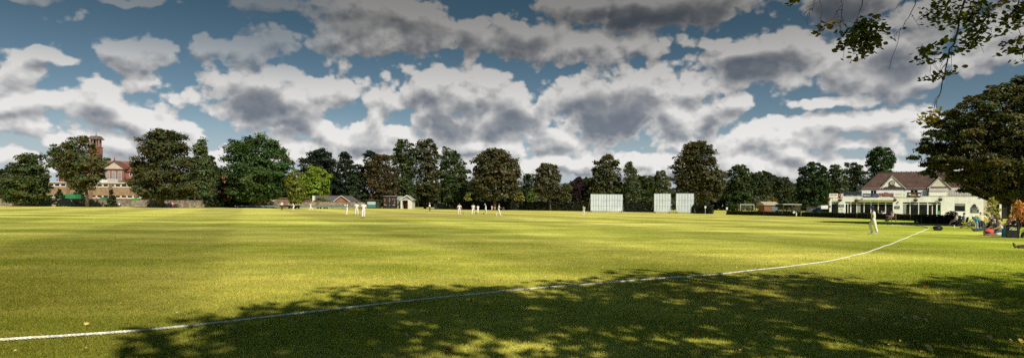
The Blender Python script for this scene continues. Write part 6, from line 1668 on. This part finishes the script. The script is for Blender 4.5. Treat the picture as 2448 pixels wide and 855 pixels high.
seated('balding man in tan trousers sitting forward behind the reclining one', 2374, 49, -75, .3, lean=14, legs=((100, 80), (92, 70)), top=TANC, bottom=TANC, bald=True, arms=((50, 10, 30), (50, 10, 30)), shoes=SHOE_B)
seated('dark haired person in grey sitting at the back left of the blond woman', 2371, 55, -30, ch='grey folding chair at the back left of the blond woman', top=GREYC, bottom=DENIM, hair='brown', shoes=SHOE_D)
seated('dark haired person in olive sitting at the back nearer the sapling', 2384, 53.5, -20, ch='olive folding chair at the back nearer the sapling', chm=OLV, top=OLV, bottom=NAVYC, hair='black', skin=SK_T, shoes=SHOE_D)
seated('person in a navy T-shirt leaning forward just left of the blond woman', 2386, 46, -100, .2, lean=22, legs=((105, 95), (98, 88)), top=NAVYC, bottom=DENIM, hair='grey', arms=((55, 8, 30), (55, 8, 30)), shoes=SHOE_B)
seated('long haired blond woman in a lavender white vest sitting on the grass', 2396, 42.5, -82, .16, lean=16, legs=((88, 60), (82, 50)), top=LAV, sleeve=0, bottom=DENIM, hair='blond', long_hair=True, arms=((62, 8, 25), (58, 8, 30)), shoes=SHOE_W, build=1.05, skin=SK_L, h=1.74)
seated('pale haired person in pink sitting right behind the blond woman', 2413, 46.5, -50, .45, ch='low folding chair under the pale haired person in pink', top=PINKC, bottom=DENIM, hair='blond', shoes=SHOE_W)
seated('dark haired person in black beside the orange sapling', 2424, 44, -60, .42, ch='low dark chair under the person beside the orange sapling', top=BLACK, bottom=BLACK, hair='black', shoes=SHOE_D)
seated('person in white shorts lying back beside the bin with bare legs to the left', 2397, 38.6, -84, .13, lean=-58, legs=((88, 6), (84, 12)), top=WHITEC, bottom=WHITEC, shorts=True, hair='brown', skin=SK_T, shoes=SHOE_B, arms=((-20, 20, 20), (-20, 20, 20)))
seated('person in dark clothes at the right edge with brown shoes forward', 2466, 36.4, -70, .4, ch='low dark chair at the very right edge of the view', top=OLV, bottom=OLV, hair='brown', legs=((70, 66), (62, 50)), shoes=SHOE_B)
seated('person lying past the right edge with a brown shoe in view', 2490, 26.2, -76, .13, lean=-40, legs=LYING, top=TANC, bottom=CL('brown', (.10, .065, .04)), hair='black', shoes=SHOE_B, arms=((-20, 20, 20), (-20, 20, 20)))

# bags, bin and cooler
t = thing('litter_bin', 'square black litter bin with a pale label at the right end of the spectators', 'litter bin', GD(2420, 36.6), R(-30))
bw = .30
MB().prism([(-bw, 0), (bw, 0), (bw * 1.06, .72), (-bw * 1.06, .72)], 1, -.24, .24).build('body', mat('black_plastic', (.022, .022, .022), .55, .15, 4), t, bevel=.02)
MB().box(-bw * 1.1, bw * 1.1, -.28, .28, .722, .77).build('rim', mat('black_plastic', ()), t, bevel=.01)
MB().box(-.18, .16, -.252, -.243, .46, .64).build('label_plate', mat('cream_plate', (.72, .70, .58), .5, .05), t)
t = thing('backpack', 'red and black backpack lying on the grass by the bare legs', 'backpack', GD(2364, 39.8), R(10))
MB().ell((0, 0, .2), (.36, .24, .22), 14, 8).build('body', REDC, t); MB().ell((-.24, -.08, .13), (.2, .2, .14), 12, 6).build('pocket', BLACK, t)
MB().tube([(.1, -.22, .1), (.2, -.26, .28), (.3, -.16, .3)], .025, 6).build('strap', BLACK, t)
t = thing('cool_bag', 'bright blue cool bag standing between the bare legs and the bin', 'cool bag', GD(2404, 37.4), R(-6))
MB().box(-.15, .15, -.16, .16, 0, .48).build('body', mat('blue_nylon', (.02, .20, .42), .6, .12, 5), t, bevel=.03); MB().box(-.155, .155, -.165, .165, .482, .54).build('lid', mat('teal_nylon', (.03, .28, .36), .6, .1, 5), t, bevel=.015); MB().tube([(-.1, 0, .54), (-.06, 0, .64), (.06, 0, .64), (.1, 0, .54)], .014, 6).build('handle', BLACK, t)
t = thing('kit_bag', 'black kit bag lying on the grass by the end of the rope', 'bag', G(2242, 550.5), R(-10))
b_ = MB().tube([(-.32, 0, .15), (-.27, 0, .17), (0, 0, .18), (.26, 0, .16), (.32, 0, .13)], [.08, .16, .18, .16, .08], 14); b_.build('body', mat('black_nylon', (.012, .012, .014), .5, .2, 8), t)
for k in (-1, 1): MB().tube([(k * .15, -.155, .2), (k * .13, -.2, .33), (k * .0 + .02, -.2, .36), (-k * .04, -.18, .3)], .018, 6).build('handle', BLACK, t)
MB().box(-.22, .22, -.012, .012, .345, .362).build('zip', GREY, t)
t = thing('drinks_bottle', 'white bottle on the grass at the feet of the white capped person', 'bottle', G(2281, 544.5))
MB().lathe([(.045, 0), (.05, .02), (.05, .2), (.025, .24)]).build('body', WHITEC, t); MB().lathe([(.024, .241), (.024, .28)]).build('cap', NAVYC, t)
# dark red leaved shrub in a tub, saplings
def sapling(name, label, x, d, h, cols, seed, n=420, leaf=.13, wd=.5, low=.3):
    t = thing(name, label, 'sapling', GD(x, d)); r_ = np.random.default_rng(seed); rr_ = random.Random(seed)
    mb = MB(); mb.tube([(0, 0, -.02), (.02, 0, h * .5), (-.01, .02, h * .95)], [.03, .022, .008], 7); tips = []
    for i in range(13):
        z = h * (low + (.98 - low) * i / 12); a = i * 2.4; L_ = wd * (1.05 - .7 * i / 12)
        tip = Vector((math.cos(a) * L_, math.sin(a) * L_, z + .22 * L_ + .1)); mb.tube([(0, 0, z * .96), (tip.x * .5, tip.y * .5, z + .02), tuple(tip)], [.012, .009, .004], 5); tips.append(tip)
    mb.build('trunk', BARK, t)
    T_ = np.array([tuple(v) for v in tips] + [(0, 0, h)]); idx = r_.integers(0, len(T_), n); f_ = .45 + .6 * r_.random(n)
    ct = T_[idx] * np.stack([f_, f_, np.ones(n)], 1) + r_.normal(size=(n, 3)) * .085
    V_, F_ = leaf_cards(ct, r_.normal(size=(n, 3)) + np.array([0, -.3, .6]), np.full(n, leaf) * (.7 + .6 * r_.random(n)), .36, r_)
    cc = np.array(cols)[r_.integers(0, len(cols), n)] * (.7 + .6 * r_.random(n))[:, None]
    np_mesh('crown', V_, F_, LEAF, t, tint=np.repeat(cc, 4, 0))
sapling('sapling', 'young sapling with orange and pink autumn leaves beside the bin', 2434, 36.0, 2.0, [(.62, .30, .05), (.55, .14, .08), (.68, .42, .10), (.55, .22, .12)], 3, n=400, leaf=.13, wd=.42, low=.45)
sapling('sapling', 'young sapling with pale yellow green leaves behind the man in yellow', 2372, 57, 2.55, [(.42, .40, .10), (.52, .46, .14), (.30, .32, .08)], 4, n=520, leaf=.2, wd=.62, low=.3)
t = thing('potted_shrub', 'dark red leaved shrub in a tub by the picnic table', 'shrub', GD(2274, 72))
MB().lathe([(.22, 0), (.3, .45), (.31, .5), (.27, .5)]).build('tub', mat('tub_black', (.03, .028, .026), .7, .1), t)
r_ = np.random.default_rng(8); n_ = 500; ct = r_.normal(size=(n_, 3)); ct /= np.linalg.norm(ct, axis=1, keepdims=True); ct = ct * (r_.random(n_)[:, None] ** .4) * np.array([.75, .55, .5]) + np.array([0, 0, .98])
V_, F_ = leaf_cards(ct, r_.normal(size=(n_, 3)) + np.array([0, 0, .4]), np.full(n_, .17), .36, r_)
np_mesh('crown', V_, F_, LEAF, t, tint=np.repeat(np.array([.055, .018, .022])[None] * (.5 + 1 * r_.random(n_))[:, None], 4, 0))

# ---------------------------------------------------------------- the tree over the photographer
NT = Vector((12.5, -6.5, 0))
t = thing('plane_tree', 'broad leafy tree whose hanging branches enter the view at the top right', 'tree', NT)
rr_ = random.Random(31); r_ = np.random.default_rng(31)
mb = MB()
top_z = 15.0
tr_pts = [(0, 0, -.1), (.05, .1, 1.5), (-.1, .3, 3.2), (-.2, .3, 5.2), (-.2, .1, 8), (0, 0, 11), (.1, 0, 14)]
mb.tube(tr_pts, [.62, .48, .44, .40, .30, .18, .05], 12)
# crown: clumps spread through a broad flattened dome, kept above the photographer's view
clumps = []
tries = 0
while len(clumps) < 192 and tries < 9000:
    tries += 1
    a = rr_.uniform(0, 2 * math.pi); q = math.sqrt(rr_.random()); side = len(clumps) >= 158
    z = rr_.uniform(6.4, 13.8)
    if ((z - 8.2) / 6.2) ** 2 + q * q > 1.0: continue
    c = Vector((5.4 + math.cos(a) * 6.0 * q, 6.4 + math.sin(a) * 5.0 * q, z)) if side else Vector((math.cos(a) * 10.2 * q - .8, math.sin(a) * 10.2 * q + .9, z))
    w_ = c + NT
    rad = rr_.uniform(.6, 1.15) if side else (rr_.uniform(1.0, 1.9) if c.x < 2.5 else rr_.uniform(.7, 1.3))
    if w_.y > -rad and abs(w_.x) < .9 * (w_.y + rad) + rad + 1 and w_.z - rad * .7 < EYE + (w_.y + rad) * .345 + .5: continue
    clumps.append((c, rad))
nl = 33000
wq = np.array([q ** 2 for _, q in clumps]); ids = r_.choice(len(clumps), nl, p=wq / wq.sum()); CC = np.array([tuple(c) for c, _ in clumps]); RK = np.array([q for _, q in clumps])
dr = r_.normal(size=(nl, 3)); dr /= np.linalg.norm(dr, axis=1, keepdims=True)
ct = CC[ids] + dr * (r_.random(nl)[:, None] ** .45) * RK[ids][:, None] * np.array([1, 1, .55])
Vc, Fc = leaf_cards(ct, dr * .5 + r_.normal(size=(nl, 3)) * .6 + np.array([0, 0, .5]), np.full(nl, .30) * (.6 + .8 * r_.random(nl)), .36, r_)
Tc = np.repeat(np.array([.05, .07, .018])[None] * (.6 + .8 * r_.random(nl))[:, None], 4, 0)
for c, q in clumps[::3]:
    f_ = min(.8, max(.2, c.z / 14 * .6)); i = min(5, int(f_ * 6)); p0 = Vector(tr_pts[i]).lerp(Vector(tr_pts[i + 1]), f_ * 6 - i)
    mid_p = p0.lerp(c, .5) + Vector((0, 0, .3)); mb.tube([p0, p0.lerp(mid_p, .5), mid_p, c], [.16, .12, .085, .03], 6)
# hanging boughs in the view: each a line of points (photo x, y, distance), with leaf sprays along it
sprays = []
def bough(pts, r0, origin=None, twigs=0, spread=.25, seed=0):
    P3 = [P(*q) - NT for q in pts]
    if origin is not None: P3 = [Vector(origin)] + [Vector(origin).lerp(P3[0], .55) + Vector((0, 0, .5))] + P3
    q_ = random.Random(seed)
    fine = []                                              # crook the bough between its points
    for i in range(len(P3) - 1):
        L_ = (P3[i + 1] - P3[i]).length
        for j in range(4): fine.append(P3[i].lerp(P3[i + 1], j / 4) + (Vector((q_.uniform(-1, 1), q_.uniform(-1, 1), q_.uniform(-1, 1))) * min(.05, L_ * .05) if j else Vector()))
    fine.append(P3[-1])
    rs = [max(.0028, .5 * r0 * (1 - .93 * i / (len(fine) - 1))) for i in range(len(fine))]
    mb.tube(fine, rs, 6)
    for k in range(twigs):
        i = q_.randrange(max(0, len(P3) - len(pts)), len(P3) - 1); a = P3[i].lerp(P3[i + 1], q_.random())
        e = a + Vector((q_.uniform(-1, 1) * spread, q_.uniform(-1, 1) * spread, -spread * q_.uniform(.4, 1.6)))
        m_ = a.lerp(e, .5) + Vector((q_.uniform(-.03, .03), 0, .045)); mb.tube([a, a.lerp(m_, .5) + Vector((q_.uniform(-.02, .02), 0, .02)), m_, m_.lerp(e, .5) + Vector((q_.uniform(-.02, .02), 0, .01)), e], [.0042, .0036, .003, .0025, .0018], 4)
        if q_.random() < .6: mb.tube([m_, m_ + (e - m_) * .5 + Vector((q_.uniform(-.08, .08), 0, -.03)), m_ + (e - m_) * .8 + Vector((q_.uniform(-.15, .15), 0, -.09))], [.0028, .0022, .0015], 4)
    return P3
O1, O2, O3 = (-4.5, 8.2, 6.6), (-2.0, 9.2, 6.8), (.5, 9.5, 7.0)
bough([(2330, -60, 9.2), (2300, 20, 9.2), (2285, 90, 9.2), (2264, 150, 9.1), (2250, 215, 9.1), (2232, 265, 9.0), (2226, 300, 9.0)], .045, O2, 9, .3, 1)
bough([(2320, -50, 9.6), (2335, 20, 9.6), (2322, 70, 9.6), (2310, 115, 9.6)], .03, O2, 3, .2, 2)
bough([(2264, 150, 9.1), (2232, 190, 9.0), (2214, 120, 9.0)], .012, None, 2, .2, 3)
bough([(2200, -40, 8.6), (2178, 30, 8.6), (2150, 75, 8.6), (2140, 120, 8.5), (2125, 165, 8.5)], .018, O1, 4, .22, 4)
bough([(2080, -60, 8.4), (2062, 0, 8.4), (2050, 40, 8.4), (2035, 90, 8.4), (2010, 110, 8.4)], .02, O1, 3, .2, 5)
bough([(2000, -40, 8.2), (2014, 10, 8.2), (2008, 60, 8.2), (2012, 105, 8.2)], .012, O1, 5, .18, 6)
bough([(1950, -50, 8.2), (1948, 0, 8.2), (1942, 30, 8.2)], .010, O1, 2, .14, 7)
bough([(1960, -50, 8.2), (1965, 20, 8.2), (1960, 66, 8.2)], .008, O1, 1, .1, 8)
bough([(2460, -60, 9.0), (2436, 0, 9.0), (2425, 40, 9.0), (2440, 100, 9.0), (2444, 140, 9.0)], .03, O3, 3, .22, 9)
bough([(2420, -60, 9.2), (2395, 0, 9.2), (2370, 14, 9.2)], .015, O3, 2, .15, 10)
# sprays of true-sized leaves: (photo x, y, distance, half width px, half height px, leaves, tone)
LSP = [(2062, 62, 8.4, 46, 20, 120, 0), (2075, 85, 8.4, 42, 22, 110, 0), (2050, 98, 8.4, 34, 16, 80, 0), (2075, 112, 8.4, 24, 22, 60, 0), (2020, 105, 8.4, 18, 10, 26, 0), (2072, 128, 8.4, 12, 8, 16, 1),
       (1962, 70, 8.2, 14, 6, 16, 1), (1952, 66, 8.2, 8, 6, 8, 1), (1982, 68, 8.2, 6, 4, 6, 1), (1895, 3, 8.2, 14, 6, 12, 0),
       (2245, 22, 9.2, 26, 26, 80, 0), (2262, 45, 9.2, 30, 16, 60, 0), (2290, 48, 9.2, 20, 14, 40, 0), (2330, 30, 9.5, 32, 40, 150, 0), (2340, 62, 9.5, 26, 26, 90, 0), (2325, 92, 9.5, 28, 20, 80, 0), (2312, 112, 9.5, 18, 10, 36, 0), (2215, 118, 9.0, 12, 16, 30, 0), (2242, 105, 9.0, 16, 10, 30, 0), (2250, 138, 9.0, 24, 7, 36, 0), (2222, 130, 9.0, 14, 10, 24, 0),
       (2240, 180, 9.0, 20, 10, 34, 0), (2262, 178, 9.0, 10, 6, 14, 1), (2222, 178, 9.0, 8, 5, 8, 1),
       (2222, 268, 9.0, 8, 10, 16, 2), (2216, 283, 9.0, 12, 10, 24, 2), (2228, 286, 9.0, 8, 7, 14, 2),
       (2400, 6, 9.2, 22, 8, 26, 1), (2380, 16, 9.2, 8, 6, 10, 1), (2430, 38, 9.0, 22, 16, 60, 0), (2416, 64, 9.0, 16, 16, 40, 0), (2440, 20, 9.0, 16, 20, 40, 0), (2430, 96, 9.0, 22, 8, 36, 0), (2440, 116, 9.0, 18, 14, 50, 0), (2420, 120, 9.0, 14, 8, 20, 0), (2444, 142, 9.0, 8, 8, 14, 0)]
LV, LF, LT, o_ = [], [], [], len(Vc)
shape = np.array([(0, -.5, 0), (.26, -.34, -.05), (.36, -.02, -.07), (.2, .28, -.03), (0, .52, .02), (-.2, .28, -.03), (-.36, -.02, -.07), (-.26, -.34, -.05)])
tones = [np.array([.13, .15, .022]), np.array([.28, .18, .04]), np.array([.62, .46, .04])]
quads = []
for (x, y, d_, hw, hh, n_, tone) in LSP:
    c = np.array(P(x, y, d_) - NT); k = d_ / FPX; n_ = int(n_ * 1.2)
    off = r_.normal(size=(n_, 3)) * np.array([hw * k * .40, .16, hh * k * .42])
    # sprays lie in drooping layers
    off[:, 2] += .12 * np.sin(off[:, 0] * 9) * hh * k - np.abs(off[:, 0]) * .12
    ctr = c + off
    nrm = np.stack([r_.normal(size=n_) * .5, r_.normal(size=n_) * .6 - .25, .9 + .4 * r_.normal(size=n_)], 1); nrm /= np.linalg.norm(nrm, axis=1, keepdims=True)
    dn = np.stack([r_.normal(size=n_) * .8, r_.normal(size=n_) * .8, -.7 + .3 * r_.normal(size=n_)], 1); tt = dn - nrm * (dn * nrm).sum(1, keepdims=True); tt /= np.linalg.norm(tt, axis=1, keepdims=True); bb = np.cross(nrm, tt)
    s_ = (.058 + .036 * r_.random(n_))[:, None, None]
    Vq = ctr[:, None, :] + s_ * (shape[None, :, 0:1] * bb[:, None, :] + shape[None, :, 1:2] * tt[:, None, :] + shape[None, :, 2:3] * nrm[:, None, :])
    base_i = o_ + np.arange(n_)[:, None] * 8
    for q in ((0, 1, 2, 3), (0, 3, 4, 5), (0, 5, 6, 7)): LF.append(base_i + np.array(q)[None])
    LV.append(Vq.reshape(-1, 3)); o_ += n_ * 8
    tc_ = tones[tone][None] * (.6 + .8 * r_.random(n_))[:, None]; au = r_.random(n_) < .14; tc_[au] = np.array([.22, .15, .03])
    LT.append(np.repeat(tc_, 8, 0))
    # a fine stalk from the nearest bough
mb.build('trunk', BARK, t)
np_mesh('crown', np.concatenate([Vc] + LV), np.concatenate([Fc] + LF), mat_leaf('leaf_near', .48), t, tint=np.concatenate([Tc] + LT))
